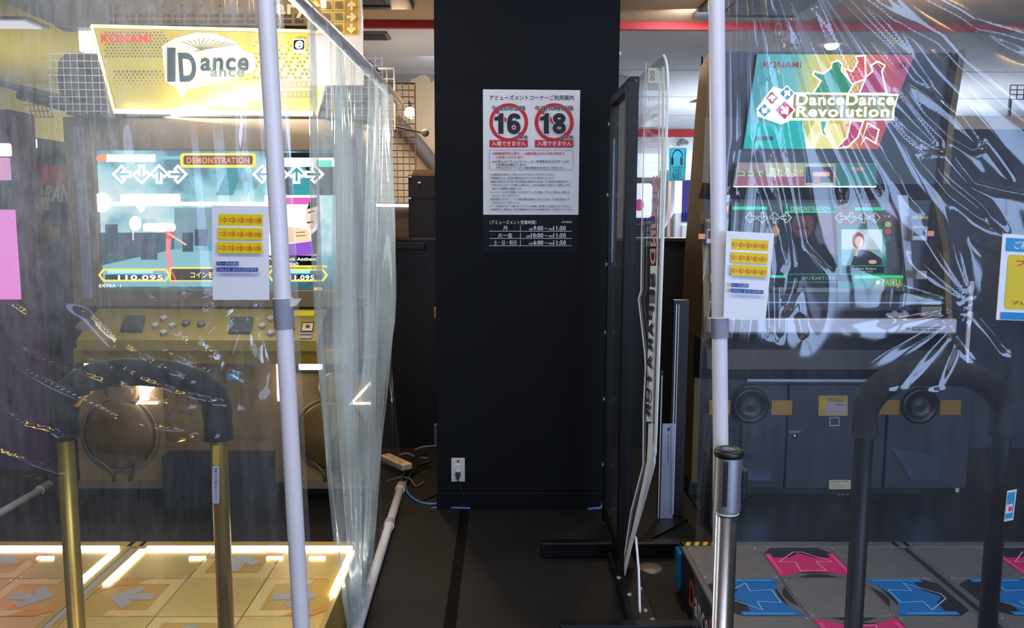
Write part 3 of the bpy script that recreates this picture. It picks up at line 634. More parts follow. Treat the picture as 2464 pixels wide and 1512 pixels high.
# blue and yellow notice at the right edge
P = [at(2413, 562, Y=1.93), at(2560, 572, Y=1.93), at(2545, 775, Y=1.93), at(2397, 770, Y=1.93)]
m = MB(); m.prism(P, (0, .0015, 0), M_paper); fn = lambda u, v: (P[0] * (1 - u) + P[1] * u) * (1 - v) + (P[3] * (1 - u) + P[2] * u) * v
a = Art(fn, FRONT, .0003, m); a.rect(.06, .045, .94, .2, K('2f8fc4')); a.text('ご利用の方へ', .2, .075, .9, .17, WHT, bold=.03)
a.poly(rr(.11, .235, .9, .87, .05), K('dcc01c')); a.text('プレイ', .25, .29, .75, .36, K('c0401c'), bold=.03); a.text('プレイ', .22, .77, .6, .81, K('6a5c20')); a.rect(.06, .905, .94, .99, K('1f86c0'))
m.build('booth_notice', label='white notice with blue bands and yellow panel on the right curtain edge', cat='notice')
P = [at(2424, 1182, Y=1.94), at(2447, 1178, Y=1.94), at(2438, 1252, Y=1.94), at(2416, 1256, Y=1.94)]
m = MB(); m.prism(P, (0, .001, 0), K('c8ccc8')); a = Art(fn, FRONT, .0003, m); fn2 = lambda u, v: (P[0] * (1 - u) + P[1] * u) * (1 - v) + (P[3] * (1 - u) + P[2] * u) * v; a.fn = fn2
a.rect(.06, .07, .86, .92, K('2a8cb4')); a.rect(.06, .45, .74, .74, K('e0c4cc')); a.rect(.3, .53, .68, .68, K('b8485c'))
m.build('sticker', label='small blue and pink sticker low on the right curtain', cat='sticker')

t = thing('barrier_post', 'polished steel belt barrier post in front of the right pipe', 'barrier post', (.513, 1.85, 0))
ztop = at(1745, 1082, Y=1.85).z; px = at(1746, 1300, Y=1.85).x; zj = at(1745, 1230, Y=1.85).z
m = MB(); m.tube([(px, 1.85, .02), (px, 1.85, zj)], .0252, mat('pole_steel', (150, 150, 156), .24, metal=1, noise=.06, nscale=40), 32); m.build('pole', t)
m = MB(); m.lathe([(.0252, 0), (.0252, .0001), (.0308, .004), (.0312, .0045), (.0312, .006), (.0312, ztop - zj - .014)], (px, 1.85, zj), (0, 0, 1), mat('head_steel', (214, 214, 220), .36, metal=.9, noise=.05, nscale=40), 36); m.build('belt_head', t)
m = MB(); m.lathe([(.0316, 0), (.0335, .003), (.0335, .012), (.029, .018), (.017, .0185), (.0165, .0165), (0, .0165)], (px, 1.85, ztop - .016), (0, 0, 1), M_blackplastic, 36); m.build('cap', t)
m = MB(); m.lathe([(.0155, 0), (.0155, .0015), (0, .0015)], (px, 1.85, ztop + .0008), (0, 0, 1), mat('cap_disc', (120, 120, 126), .4)); m.build('cap_disc', t)
for dx, nm in ((-.012, 'belt_slot'), (.028, 'belt_clip')):
    m = MB(); yb = 1.85 - math.sqrt(max(.0312 ** 2 - dx ** 2, 1e-6))
    if nm == 'belt_slot': m.box((px + dx - .006, yb - .002, zj + .02), (px + dx + .004, yb + .01, ztop - .02), M_blackplastic, .002)
    else: m.box((px + dx, 1.835, zj + .03), (px + dx + .014, 1.865, ztop - .045), M_blackplastic, .003)
    m.build(nm, t)
m = MB(); m.tube([(px + .0265 * math.cos(k * .3), 1.85 + .0265 * math.sin(k * .3), zj - .003) for k in range(21)], .0022, mat('white_tie', (220, 220, 220), .5), 8, True); m.build('cable_tie', t)
m = MB(); m.grid(lambda u, v: Vector((px + .0257 * math.cos(-1.35 + u * 1.0), 1.85 + .0257 * math.sin(-1.35 + u * 1.0), zj - .018 + v * .009)), 8, 1, mat('green_label', (20, 70, 50), .5)); m.build('label_band', t, label='dark green label')
m = MB(); m.lathe([(0, .03), (.03, .03), (.05, .024), (.155, .012), (.16, .006), (.16, 0), (0, 0)], (px, 1.85, 0), (0, 0, 1), M_steel, 40); m.build('base', t)

# ================================================================== sound separator in the aisle
SX = .5
CLEAR = film_mat('clear_acrylic', .012, (.8, .85, .9), dirt=.4, gloss=.02, boost=.7)
EDGE = mat('acrylic_edge', (236, 240, 244), .25); GREY = mat('print_silver', (238, 242, 246), .4)
t = thing('sound_separator', 'tall clear panel with black frame and silver stripes standing right of the pillar', 'partition', (SX, 3.2, 0))
m = MB()
m.box((SX - .035, 3.23, .02), (SX + .012, 3.27, 2.0), M_blackmetal, .004)
m.build('near_upright', t); m = MB(); m.box((SX - .02, 3.84, .02), (SX + .02, 3.88, 2.02), M_blackmetal, .004); m.build('far_upright', t)
m = MB(); m.box((SX - .02, 3.27, 1.98), (SX + .02, 3.86, 2.02), M_blackmetal, .004); m.build('top_bar', t)
m = MB(); m.box((SX - .02, 3.27, .06), (SX + .02, 3.86, .12), M_blackmetal, .004); m.build('bottom_bar', t)
m = MB(); m.box((SX - .003, 3.27, .12), (SX + .003, 3.84, 1.98), CLEAR); m.build('framed_pane', t)
for k in range(6):
    m = MB(); m.lathe([(.012, 0), (.012, .004), (.006, .007), (0, .007)], (SX - .02, 3.86, .3 + k * .32), (-1, 0, 0), M_alu, 12); m.build('bolt', t)
# wing pane, outline by real size (depth, height)
wing = [(3.23, 2.0), (2.68, 1.99), (2.625, 1.95), (2.60, 1.85), (2.61, 1.5), (2.64, .80), (2.66, .70), (2.72, .61), (3.24, .06)]
m = MB(); m.prism([(SX - .003, y, z) for y, z in wing], (.006, 0, 0), CLEAR); m.build('wing_pane', t)
onX = lambda x, y: at(x, y, X=SX - .004)
m = MB(); m.tube([(SX, y, z) for y, z in curve([Vector((y, z, 0)) for y, z in wing[1:]], 3) for y, z in [(y, z)]] if False else [(SX, p.x, p.y) for p in curve([Vector((y, z, 0)) for y, z in wing[1:]], 3)], .004, EDGE, 8); m.build('pane_edge', t, label='pale polished edge')
a = Art(onX, (-1, 0, 0), .0004)
a.line([(1596, 160), (1595, 400), (1590, 640), (1583, 860), (1577, 1060), (1566, 1130), (1530, 1260), (1503, 1385)], 5, GREY)
a.line([(1587, 170), (1586, 400), (1581, 640), (1574, 860), (1568, 1060)], 3, GREY)
a.poly([(1566, 640), (1583, 640), (1575, 860), (1568, 1015), (1556, 1015), (1560, 860)], GREY)
a.poly([(1562, 1020), (1573, 1020), (1572, 1090), (1552, 1190), (1510, 1370), (1499, 1375), (1535, 1220), (1558, 1110)], GREY)
a.line([(1546, 560), (1544, 700), (1538, 720), (1541, 745), (1553, 850), (1555, 885), (1550, 980), (1549, 1120), (1520, 1230), (1499, 1372)], 3.4, GREY)
a.line([(1557, 150), (1553, 280), (1548, 470), (1546, 560)], 2.5, GREY)
a.poly(rr(1562, 163, 1582, 200, 4), GREY); a.text('SOUND', 1566, 170, 1578, 194, K('5c6068'), rot=-90, mirror=True)
def vtext(body, y0, y1, xa, xb, wa, mt):
    n = len(body)
    for i, ch in enumerate(body):
        if ch == ' ': continue
        u0 = (i + .06) / n; u1 = (i + .94) / n; ya = y0 + (y1 - y0) * u0; yb = y0 + (y1 - y0) * u1; xm = xa + (xb - xa) * (u0 + u1) / 2
        a.text(ch, xm - wa / 2, ya, xm + wa / 2, yb, mt, bold=.05, rot=-90, mirror=True)
vtext('SOUND', 420, 640, 1580, 1574, 13, mat('print_pink_reflection', (214, 150, 156), .4)); vtext('SEPARATOR', 655, 1010, 1574, 1562, 12, K('22262c'))  # SOUND letters carry a pink reflection in their colour
a.mb.build('printed_stripes', t)
m = MB(); m.prism([(SX + .004, 3.05, .27), (SX + .004, 3.03, .27), (SX + .004, 2.955, .18), (SX + .004, 2.905, .036), (SX + .004, 2.925, .036), (SX + .004, 2.97, .175)], (.007, 0, 0), EDGE); m.build('stay_plate', t)
for y0, y1, x0, x1 in ((3.47, 3.52, .165, .782), (2.74, 2.79, .2, .69)):
    m = MB(); m.box((x0, y0, .002), (x1, y1, .07), M_blackmetal, .006); m.build('foot', t)
m = MB(); m.box((.455, 2.79, .002), (.56, 3.47, .035), M_blackmetal, .006);
m.build('base_beam', t)
for x, y in ((.47, 3.2), (.49, 3.05), (.54, 3.1), (.53, 2.92), (.545, 2.85)):
    m = MB(); m.lathe([(.012, 0), (.01, .006), (0, .007)], (x, y, .035), (0, 0, 1), M_alu, 6); m.build('base_bolt', t)
m = MB(); m.prism([(SX + .02, 3.3, .1), (SX + .05, 3.32, .1), (SX + .02, 3.45, 1.15), (SX + .012, 3.44, 1.15)], (0, .02, 0), M_blackmetal); m.build('brace', t)
# second separator leaning parts further back
t = thing('sound_separator', 'short dark stand with two bright edged uprights behind the clear aisle panel', 'partition', (.84, 3.95, 0))
m = MB(); m.prism([at(1540, 1296, Z=.012), at(1590, 1242, Z=.012), at(1656, 1250, Z=.012), at(1560, 1300, Z=.012)], (0, 0, -.011), M_blackmetal); m.build('base_plate', t)
for px0, px1, pt, pb in ((1621, 1640, 722, 1246),):
    m = MB(); p0 = at(px0, pt, Y=3.97); p1 = at(px1, pb, Y=3.97); m.box((p0.x, 3.96, .013), (p1.x + .005, 3.995, p0.z), M_black, .002)
    m.build('upright', t)
    m = MB(); m.box((p0.x + .010, 3.953, .02), (p0.x + .014, 3.958, p0.z - .02), EDGE); m.box((p0.x + .022, 3.953, .02), (p0.x + .025, 3.958, p0.z - .02), EDGE); m.build('edge_strips', t)
p0 = at(1594, 1020, Y=3.92); p1 = at(1618, 1240, Y=3.92)
m = MB(); m.box((p0.x, 3.915, .013), (p1.x, 3.925, p0.z), mat('panel_silver', (168, 172, 190), .3, metal=.4)); a = Art(onY(3.915), FRONT, .0004, m)
a.line([(1614, 1022), (1614, 1238)], 1.2, K('303440')); a.poly([(1606, 1032), (1611, 1027), (1611, 1035), (1607, 1040)], K('22242c')); a.text('Sound Separator', 1605, 1046, 1610, 1115, K('303440'), rot=-90)
m.build('silver_plate', t)
m = MB(); p0 = at(1585, 1090, Y=3.9); m.box((p0.x, 3.9, .013), (p0.x + .012, 3.915, p0.z + .4), M_black); m.box((p0.x + .004, 3.897, .02), (p0.x + .007, 3.8995, p0.z + .38), EDGE); m.build('upright', t)
# floor disc
m = MB(); c = at(1565, 1370, Z=0); m.lathe([(0, .008), (.045, .008), (.05, .006), (.052, 0)], c, (0, 0, 1), mat('dull_metal_disc', (120, 112, 104), .45, metal=.6, noise=.2, nscale=20)); m.build('floor_disc', label='round dull metal floor cover between the clear panel and the dance stage', cat='floor cover')

# ================================================================== dance stages
def stage(name, x0, label, gold):
    XW = 2 * .877; x1 = x0 + XW; yb, yf = 3.17, 2.23; z = .2
    t = thing(name, label, 'dance stage', ((x0 + x1) / 2, 2.7, 0))
    frame = M_goldpaint if gold else mat('stage_frame_grey', (110, 110, 112), .4, metal=.4, noise=.12, nscale=12)
    tilem = mat('stage_tile_gold', (206, 174, 92), .28, metal=.55, noise=.14, nscale=5) if gold else mat('stage_tile_grey', (118, 118, 120), .4, metal=.35, noise=.12, nscale=10)
    m = MB(); m.box((x0, yf, .015), (x1, yb, .185), M_goldpaint if gold else M_blackmetal, .006); m.build('stage_body', t)
    m = MB(); xm = (x0 + x1) / 2
    for q in ((x0, yb - .05, x1, yb), (x0, yf, x1, yf + .03), (x0, yf, x0 + .018, yb), (x1 - .018, yf, x1, yb), (xm - .033, yf, xm - .012, yb), (xm + .012, yf, xm + .033, yb)):
        m.box((q[0], q[1], .185), (q[2], q[3], .2), frame, .002)
    m.build('edge_trim', t)
    m = MB(); m.box((xm - .012, yf, .186), (xm + .012, yb, .194), M_blackplastic if not gold else mat('divider_grey', (150, 146, 138), .4)); m.build('divider_strip', t)
    vis = range(2)
    for pad in vis:
        px0 = x0 + .018 if pad == 0 else xm + .033
        for r_ in range(3):
            for c_ in range(3):
                ax = px0 + c_ * .281; ay = yb - .052 - (r_ + 1) * .281; arrow = (r_ + c_) % 2 == 1
                cx, cy = ax + .1405, ay + .1405
                if not arrow:
                    m = MB(); m.box((ax + .001, ay + .001, .186), (ax + .28, ay + .28, .1985), tilem, .0015)
                    for sx in (-1, 1):
                        for sy in (-1, 1): m.lathe([(.004, 0), (.003, .0015), (0, .0018)], (cx + sx * .128, cy + sy * .128, .1985), (0, 0, 1), M_steel, 8)
                    m.build('metal_panel', t); continue
                dirn = {(0, 1): 0, (1, 0): 90, (1, 2): -90, (2, 1): 180}[(r_, c_)]; q = math.radians(dirn)
                fn = lambda u, v, cx=cx, cy=cy, q=q: Vector((cx + .1395 * (u * math.cos(q) - v * math.sin(q)), cy + .1395 * (u * math.sin(q) + v * math.cos(q)), .1975))
                m = MB(); m.box((ax + .001, ay + .001, .186), (ax + .28, ay + .28, .1975), tilem, .0015)
                a = Art(fn, (0, 0, 1), .00025, m)
                oct_ = [(-.98, -.98), (.98, -.98), (.98, .55), (.66, .97), (-.66, .97), (-.98, .55)]
                if gold:
                    main, drk, lt, ln = mat('pad_gold', (200, 158, 60), .25, metal=.4), mat('pad_orange', (196, 128, 10), .3, metal=.2), mat('pad_gold_light', (214, 184, 110), .3, metal=.4), mat('pad_grey', (150, 146, 140), .35)
                    a.poly(oct_, main); a.ring(0, -1.6, 1.75, 1.75, .3, drk, 50, 130, 20); a.poly([(-.98, -.98), (.98, -.98), (.98, .2), (.7, .2), (.7, -.7), (-.7, -.7), (-.7, .2), (-.98, .2)], lt)
                    a.poly([(.15, .97), (.66, .97), (.98, .55), (.98, -.1), (.62, .25), (.62, .6)], drk)
                    a.poly([(x, -y * .9) for x, y in arrow_pts(0, .05, .62, 0)], ln)
                else:
                    pink = dirn in (0, 180); main = mat('pad_pink', (206, 34, 112), .3) if pink else mat('pad_blue', (0, 108, 186), .3)
                    lt = mat('pad_pink_light', (226, 84, 150), .3) if pink else mat('pad_blue_light', (70, 156, 214), .3); ln = mat('pad_line_pink', (240, 150, 196), .4) if pink else mat('pad_line_blue', (130, 190, 230), .4)
                    drk = mat('pad_dark', (28, 22, 30), .3)
                    a.poly(oct_, drk)
                    lens = [(.98, -.7)] + [(.98 - 1.96 * i / 12, -.92 + .32 * math.sin(math.pi * i / 12)) for i in range(13)] + [(-.98, -.7)]
                    a.poly([(-.98, -.98), (.98, -.98), (.98, -.7), (-.98, -.7)], mat('pad_rim_grey', (120, 120, 128), .4, metal=.5))
                    a.poly([(-.9, .3), (-.35, .3), (0, .6), (.35, .3), (.9, .3), (.96, .3)] + lens + [(-.96, .3)], main)
                    a.poly([(.55 - 1.1 * i / 12, -.94 + .2 * math.sin(math.pi * i / 12)) for i in range(13)], drk)
                    for sx in (-1, 1):
                        a.rect(sx * .97, -.85, sx * .78, .55, main); a.rect(sx * .92, -.7, sx * .84, .5, lt)
                    a.line([(x, -y * .9) for x, y in [(-.12, -.72), (.12, -.72), (.72, 0), (.28, 0), (.34, .62), (-.34, .62), (-.28, 0), (-.72, 0)]], .035, ln, True)
                m.build('arrow_panel', t, label=('grey arrow on gold' if gold else ('pink arrow' if dirn in (0, 180) else 'blue arrow')))
    return t, x0, x1, xm
def handrail(t, xa, xb, post, zlow, zt, Y=2.2, lab=None, rp=.024, rf=.038):
    """a post-and-arch handrail with foam padding at the top, bolted to the stage"""
    h = MB(); rad = (xb - xa) / 2; xc = (xa + xb) / 2; hh = zt - zlow
    A = [(xa, zlow - .01)] + [(xc - rad * math.cos(math.radians(k)) * (1), zlow + (hh - rf) * math.sin(math.radians(k)) ** .8 if k not in (0, 180) else zlow) for k in range(0, 181, 9)] + [(xb, zlow - .01)]
    h.tube([(xa, Y, .2), (xa, Y, zlow - .02)] + [(x, Y, z) for x, z in A] + [(xb, Y, zlow - .02), (xb, Y, .2)], rp, post, 18)
    for x in (xa, xb): h.lathe([(.06, 0), (.06, .008), (.03, .014), (.024, .03)], (x, Y, .2), (0, 0, 1), post)
    hr = h.build('handrail', t, label=lab)
    pd = MB(); B = []
    for k in range(0, 181, 6):
        a_ = math.radians(k); B.append((xc - rad * math.copysign(abs(math.cos(a_)) ** .8, math.cos(a_)), Y, zlow + .045 + (hh - rf - .045) * abs(math.sin(a_)) ** .72))
    B = [(xa, Y, zlow - .005), (xa, Y, zlow + .02)] + B + [(xb, Y, zlow + .02), (xb, Y, zlow - .005)]
    pd.tube(B, [rf * (1 + .05 * math.sin(i * 2.1)) for i in range(len(B))], M_foam, 18)
    pd.build('foam_padding', hr); return hr
tL, lx0, lx1, lxm = stage('dance_stage', -.56 - 1.754, 'gold dance stage with arrow panels on the left, behind the clear curtain', True)
h1 = handrail(tL, at(162, 1150, Y=2.2).x, at(530, 1150, Y=2.2).x, M_gold, at(345, 1052, Y=2.2).z, at(345, 862, Y=2.2).z, rp=.0225, rf=.038, lab='gold handrail with black padded top')
m = MB(); xb = at(522, 1150, Y=2.17).x
a = Art(onY(2.174), FRONT, .0005, m); a.rrect(512, 1072, 528, 1120, 4, K('c8a838')); a.rrect(512, 1121, 528, 1212, 4, K('c4c4d0')); a.text('危険ですので乗らないでください', 516, 1126, 524, 1206, K('404468'), rot=-90)
m.build('warning_label', h1)
tR, rx0, rx1, rxm = stage('dance_stage', .70, 'grey dance stage with pink and blue arrow panels on the right', False)
handrail(tR, at(2077, 1100, Y=2.2).x, at(2408, 1100, Y=2.2).x, M_blackmetal, at(2240, 1046, Y=2.2).z, at(2240, 868, Y=2.2).z, rp=.0245, rf=.034, lab='black handrail with black padded top')
# stage details right: hazard tape, side lettering, blue corner
m = MB(); a = Art(lambda x, y: Vector((x, y, .2)), (0, 0, 1), .0004, m); Yh = K('dcb41c')
a.rect(.71, 3.125, .845, 3.165, M_black)
for k in range(4): a.poly([(.718 + k * .034, 3.127), (.735 + k * .034, 3.127), (.748 + k * .034, 3.163), (.731 + k * .034, 3.163)], Yh)
m.build('hazard_tape', tR, label='yellow and black striped tape')
a = Art(lambda y, z: Vector((rx0, y, z)), (-1, 0, 0), .0006)
a.rect(2.23, .02, 3.17, .183, M_blackplastic)
yy = 2.95
for w_, c_ in (('D', 'c8452c'), ('ance', 'c8c8cc'), ('D', 'c8452c'), ('ance', 'c8c8cc')):
    L_ = .075 if w_ == 'D' else .2; hgt = .1 if w_ == 'D' else .07
    a.text(w_, yy, .05 + hgt, yy - L_, .05, K(c_), bold=.02); yy -= L_ + .012
a.mb.build('side_lettering', tR)
m = MB(); m.box((.685, 3.1, .03), (.71, 3.175, .183), mat('corner_blue', (0, 104, 140), .4), .01); m.build('corner_guard', tR, label='blue corner guard')
# stage lights left
LED = E('fffefa', 9)
m = MB(); m.box((-1.98, 3.09, .2005), (lxm - .05, 3.105, .209), LED); m.build('light_strip', tL)
m = MB(); m.box((lxm + .06, 3.09, .2005), (-.585, 3.105, .209), LED); m.build('light_strip', tL)
for dx in (-.05, .05):
    m = MB(); m.box((lxm + dx - .012, 2.78, .2005), (lxm + dx + .012, 3.08, .207), E('fffaf0', 5)); m.build('light_strip', tL)
m = MB(); m.box((-.59, 2.7, .2005), (-.57, 3.06, .21), LED); m.build('light_strip', tL)
for x in (-1.72, -1.15, -.86, -.7):
    m = MB(); m.box((x - .03, 3.0, .2), (x + .03, 3.015, .206), E('fffaf0', 4)); m.build('light_strip', tL)

# ================================================================== left gold machine
YL = 4.2
tG = thing('dance_machine', 'gold dance game machine with glowing yellow header and bright screen on the left', 'arcade machine', (-1.43, 4.45, 0))
gx0, gx1 = -2.16, -.70
m = MB(); m.box((gx0 + .03, 4.26, .1), (gx1 - .03, 4.6, 2.02), M_champ, .01); m.box((gx0, 4.3, 0), (gx1, 4.6, .1), M_black); m.build('cabinet_body', tG)
bz = MB(); zt, zb = 1.955, 1.02; s0 = at(232, 362, Y=YL); s1 = at(814, 697, Y=YL)
for q in ((gx0, zb, s0.x, zt), (s1.x, zb, gx1, zt), (s0.x, s0.z, s1.x, zt), (s0.x, zb, s1.x, s1.z)):
    bz.box((q[0], 4.17, q[1]), (q[2], 4.26, q[3]), M_champ, .006)
a = Art(onY(4.17), FRONT, .0005, bz); a.text('Dance Dance', 218, 312, 385, 343, mat('emboss', (128, 104, 76), .4), bold=.02, slant=.1); a.disc(216, 350, 9, 10, K('a04038')); 
bez = bz.build('screen_surround', tG)
for xa in (176, 846):
    m = MB(); p = at(xa, 302, Y=4.17); m.box((p.x, 4.155, 1.06), (p.x + .055, 4.17, 1.91), mat('strip_lilac_grey', (120, 116, 130), .35), .006); m.build('side_strip', tG)
# screen
scr = ramp_mat('screen_city', [(0, (30, 90, 104)), (.3, (70, 170, 190)), (.55, (220, 246, 250)), (.8, (150, 220, 232)), (1, (60, 130, 150))], 2, -.35 + 1.45, .35 + 1.45, 1.0, 1.3, 6)
m = MB(); m.box((s0.x, 4.2, s1.z), (s1.x, 4.22, s0.z), scr)
a = Art(onY(4.2), FRONT, .0006, m)
WH = E('ffffff', 1.5); YE = E('f6d84a', 1.3); DK = E('143038', .6); TE = E('3c98a4', .9); OR = E('f08c2c', 1.2); BK = E('0a0c10', .3); CY = E('9ff0f4', 1.2)
a.poly([(660, 372), (814, 368), (814, 470), (690, 470)], DK); a.poly([(560, 380), (600, 376), (560, 470), (520, 470)], TE); a.poly([(700, 400), (730, 390), (760, 470), (705, 470)], TE)
a.rect(236, 560, 420, 640, E('3c6470', .7)); a.poly([(240, 640), (420, 600), (640, 610), (640, 690), (240, 690)], E('86c4d0', .9)); a.rect(420, 500, 520, 590, E('7ea6b8', .8))
for x_, y_, w_, h_ in ((300, 560, 30, 60), (340, 575, 40, 50), (440, 560, 26, 46), (470, 552, 30, 40), (255, 540, 30, 70)): a.rect(x_, y_, x_ + w_, y_ + h_, E('2c4c62', .6))
a.line([(408, 560), (406, 610), (412, 650), (420, 682)], 12, E('f2848c', 1.1)); a.disc(410, 560, 10, 16, E('e84850', 1.1)); a.line([(404, 560), (450, 590)], 5, E('f0c4a8', 1))
a.rect(258, 372, 376, 390, WH); a.disc(246, 381, 12, 9, OR); a.rect(380, 376, 440, 384, E('7cc4d0', 1)); a.rect(640, 380, 814, 402, WH); a.rect(762, 386, 800, 402, E('50d8b8', 1.2)); a.rect(640, 368, 814, 380, BK)
a.rrect(436, 369, 618, 404, 8, YE); a.rrect(444, 375, 610, 397, 5, E('6c3c20', .7)); a.text('DEMONSTRATION', 452, 379, 602, 394, OR, bold=.04)
for cx, d in ((297, -90), (344, 180), (386, 0), (430, 90), (634, -90), (675, 180), (716, 0), (758, 90)):
    a.line(arrow_pts(cx, 420, 21, d), 6, WH, True)
a.rrect(294, 467, 438, 492, 6, WH); a.poly([(326, 490), (362, 490), (344, 514)], WH); a.disc(330, 538, 15, 18, WH); a.rrect(348, 537, 427, 557, 9, WH); a.line([(325, 550), (325, 578)], 2.5, WH)
a.rect(236, 486, 640, 496, E('eaffff', 1.4)); a.disc(250, 488, 24, 24, E('ffffff', 1.4))
# picture card: plain colour shapes
a.rect(640, 470, 768, 632, E('fdf6f0', 1.35)); a.rect(692, 476, 764, 492, E('d85cb4', 1.1)); a.rect(690, 492, 740, 560, E('fff2e2', 1.35)); a.poly([(692, 545), (745, 552), (752, 580), (690, 585)], E('f4cfa4', 1.1))
a.poly([(690, 588), (755, 580), (758, 613), (690, 615)], E('9458c8', 1.0)); a.disc(648, 530, 14, 34, E('f6c8bc', 1.05)); a.disc(752, 520, 14, 32, E('f4d4bc', 1.1)); a.poly([(742, 504), (768, 496), (768, 474), (750, 480)], E('38262c', .4)); a.line([(744, 512), (760, 508)], 3, E('503430', .4)); a.line([(742, 536), (758, 534)], 4, E('8c4840', .5)); a.poly([(752, 565), (768, 550), (768, 612), (758, 612)], BK); a.line([(716, 560), (738, 558)], 2, E('a0785c', .5)); a.line([(716, 568), (740, 566)], 2, E('a0785c', .5))
a.rect(640, 614, 768, 642, BK); a.text('Party Rock Anthem', 650, 619, 764, 629, WH, bold=.03); a.text('LMFAO', 692, 631, 722, 639, WH, bold=.03)
a.rect(640, 638, 790, 643, YE)
for x_, w_ in ((247, 168), (650, 140)):
    a.line([(x_ + 10, 648), (x_ + w_ - 10, 648), (x_ + w_, 661), (x_ + w_ - 10, 674), (x_ + 10, 674), (x_, 661)], 5, YE, True); a.rect(x_ + 20, 650, x_ + w_ - 40, 657, CY); a.rect(x_ + 14, 660, x_ + w_ - 14, 672, DK)
a.text('110.095', 292, 661, 400, 673, WH, bold=.03); a.text('111.095', 690, 661, 760, 673, WH, bold=.03)
a.rrect(415, 642, 640, 676, 4, YE); a.rrect(419, 646, 636, 673, 3, E('3a1e20', .5)); a.text('コインを入れてください', 466, 653, 620, 668, E('f4f08c', 1.3), bold=.03); a.line([(419, 650), (430, 672)], 4, E('f04838', 1.1))
a.text('EXTRA  1', 248, 683, 300, 690, WH); a.text('CREDIT', 392, 685, 416, 691, E('30d070', 1.1))
a.rect(760, 690, 780, 697, YE)
m.build('screen', tG)
# header sign, leaning towards the player
hp = Vector((0, 4.12, 1.97)); hn = Vector((0, -math.cos(.34), -math.sin(.34)))
onH = lambda x, y: at(x, y, P=hp, N=hn)
art = mat('header_print_gold', (238, 214, 84), .4, emit=.62)
m = MB(); pts = [onH(222, 62), onH(812, 76), onH(762, 276), onH(276, 272)]
m.prism(pts, -hn * .1, M_champ); a = Art(onH, hn, .0006, m)
a.poly([(228, 68), (806, 82), (758, 270), (282, 266)], art)
a.hold = True; a.k += 1; dots = E('9c8c54', .45); d2 = E('fffbe0', .9)
for j in range(9):
    for i in range(26):
        x_ = 252 + i * 9 + (j % 2) * 4.5; y_ = 76 + j * 7.2
        if x_ < 395 + j * 2: a.rect(x_, y_, x_ + 4.8, y_ + 4.2, dots)
for j in range(8):
    for i in range(15):
        x_ = 276 + i * 10 + (j % 2) * 5; y_ = 172 + j * 7.5; r_ = max(0, 3.6 - .45 * j - abs(i - 4) * .12)
        if r_ > .6 and x_ < 395: a.disc(x_, y_, r_, r_, dots, 8)
for j in range(11):
    for i in range(15):
        x_ = 612 + i * 11 + (j % 2) * 5.5; y_ = 92 + j * 9.5
        if x_ < 790 - j * 3 and y_ > 84: a.disc(x_, y_, 1.4 + .32 * j, 1.4 + .3 * j, dots if (i + j) % 3 else d2, 8)
for i in range(22):
    x_ = 640 + (i % 11) * 11; y_ = 196 + (i // 11) * 24; a.line([(x_, y_), (x_ + 7, y_), (x_ + 7, y_ + 14), (x_, y_ + 14)], 2, dots, True)
# logo
a.hold = False
a.poly([(390, 110), (420, 92), (470, 78), (520, 80), (565, 100), (590, 124), (612, 130), (615, 168), (560, 190), (520, 200), (450, 215), (440, 240), (425, 212), (398, 196)], d2)
for i in range(11): a.line([(490 - i * 2, 122), (440 + i * 13, 90 + abs(i - 4) * 2.6)], 2, E('b8a860', .5))
a.rect(404, 114, 424, 196, E('3c5058', .35)); LG = E('40545c', .35); LY = E('f6e27a', .9)
a.text('D', 430, 126, 474, 196, LG, bold=.06, slant=-.1, outline=LY, ow=.05); a.text('ance', 484, 138, 600, 170, LG, bold=.03, outline=LY, ow=.05, slant=.05); a.text('ance', 508, 166, 590, 184, E('808a78', .5), bold=.03); a.text('Revolution', 480, 186, 600, 206, E('c8c098', .7), bold=.03)
a.text('KONAMI', 246, 80, 366, 102, E('f02834', 1.1), bold=.05)
a.rrect(706, 92, 736, 127, 4, d2); a.rrect(708, 95, 734, 118, 5, BK); a.text('e', 712, 97, 731, 116, E('ffffff', .9), bold=.03, slant=.15)
hd = m.build('header_sign', tG, label='glowing yellow header sign')
fr = MB()
for p, q in (((222, 62), (812, 76)), ((222, 62), (278, 272)), ((812, 76), (762, 276))): fr.tube([onH(*p) + hn * .008, onH(*q) + hn * .008], .008, E('fff2b0', 1.6), 8)
fr.build('lit_edge', hd)
m = MB(); m.tube([onH(290, 262) + hn * .05, onH(756, 268) + hn * .05], .011, E('fffbe8', 14), 10); area('header_tube_light', onH(520, 262) + hn * .11, onH(520, 170), 1.15, .04, 18, (1, .98, .93)); area('header_tube_downlight', onH(520, 280) + hn * .12, Vector((-1.3, 2.0, 1.5)), 1.1, .05, 20, (.98, .99, 1)); m.build('lamp_tube', tG, label='white lamp tube along the header bottom')
m = MB(); p = at(192, 70, Y=4.1); q = at(232, 126, Y=4.1); m.box((p.x, 4.08, q.z), (q.x, 4.14, p.z), E('fffdf4', 3), .006); m.build('side_lamp', tG)
m = MB(); p = at(275, 276, Y=4.15); m.box((p.x, 4.13, 1.955), (-.80, 4.25, 1.985), M_cabblack); m.build('header_shelf', tG)
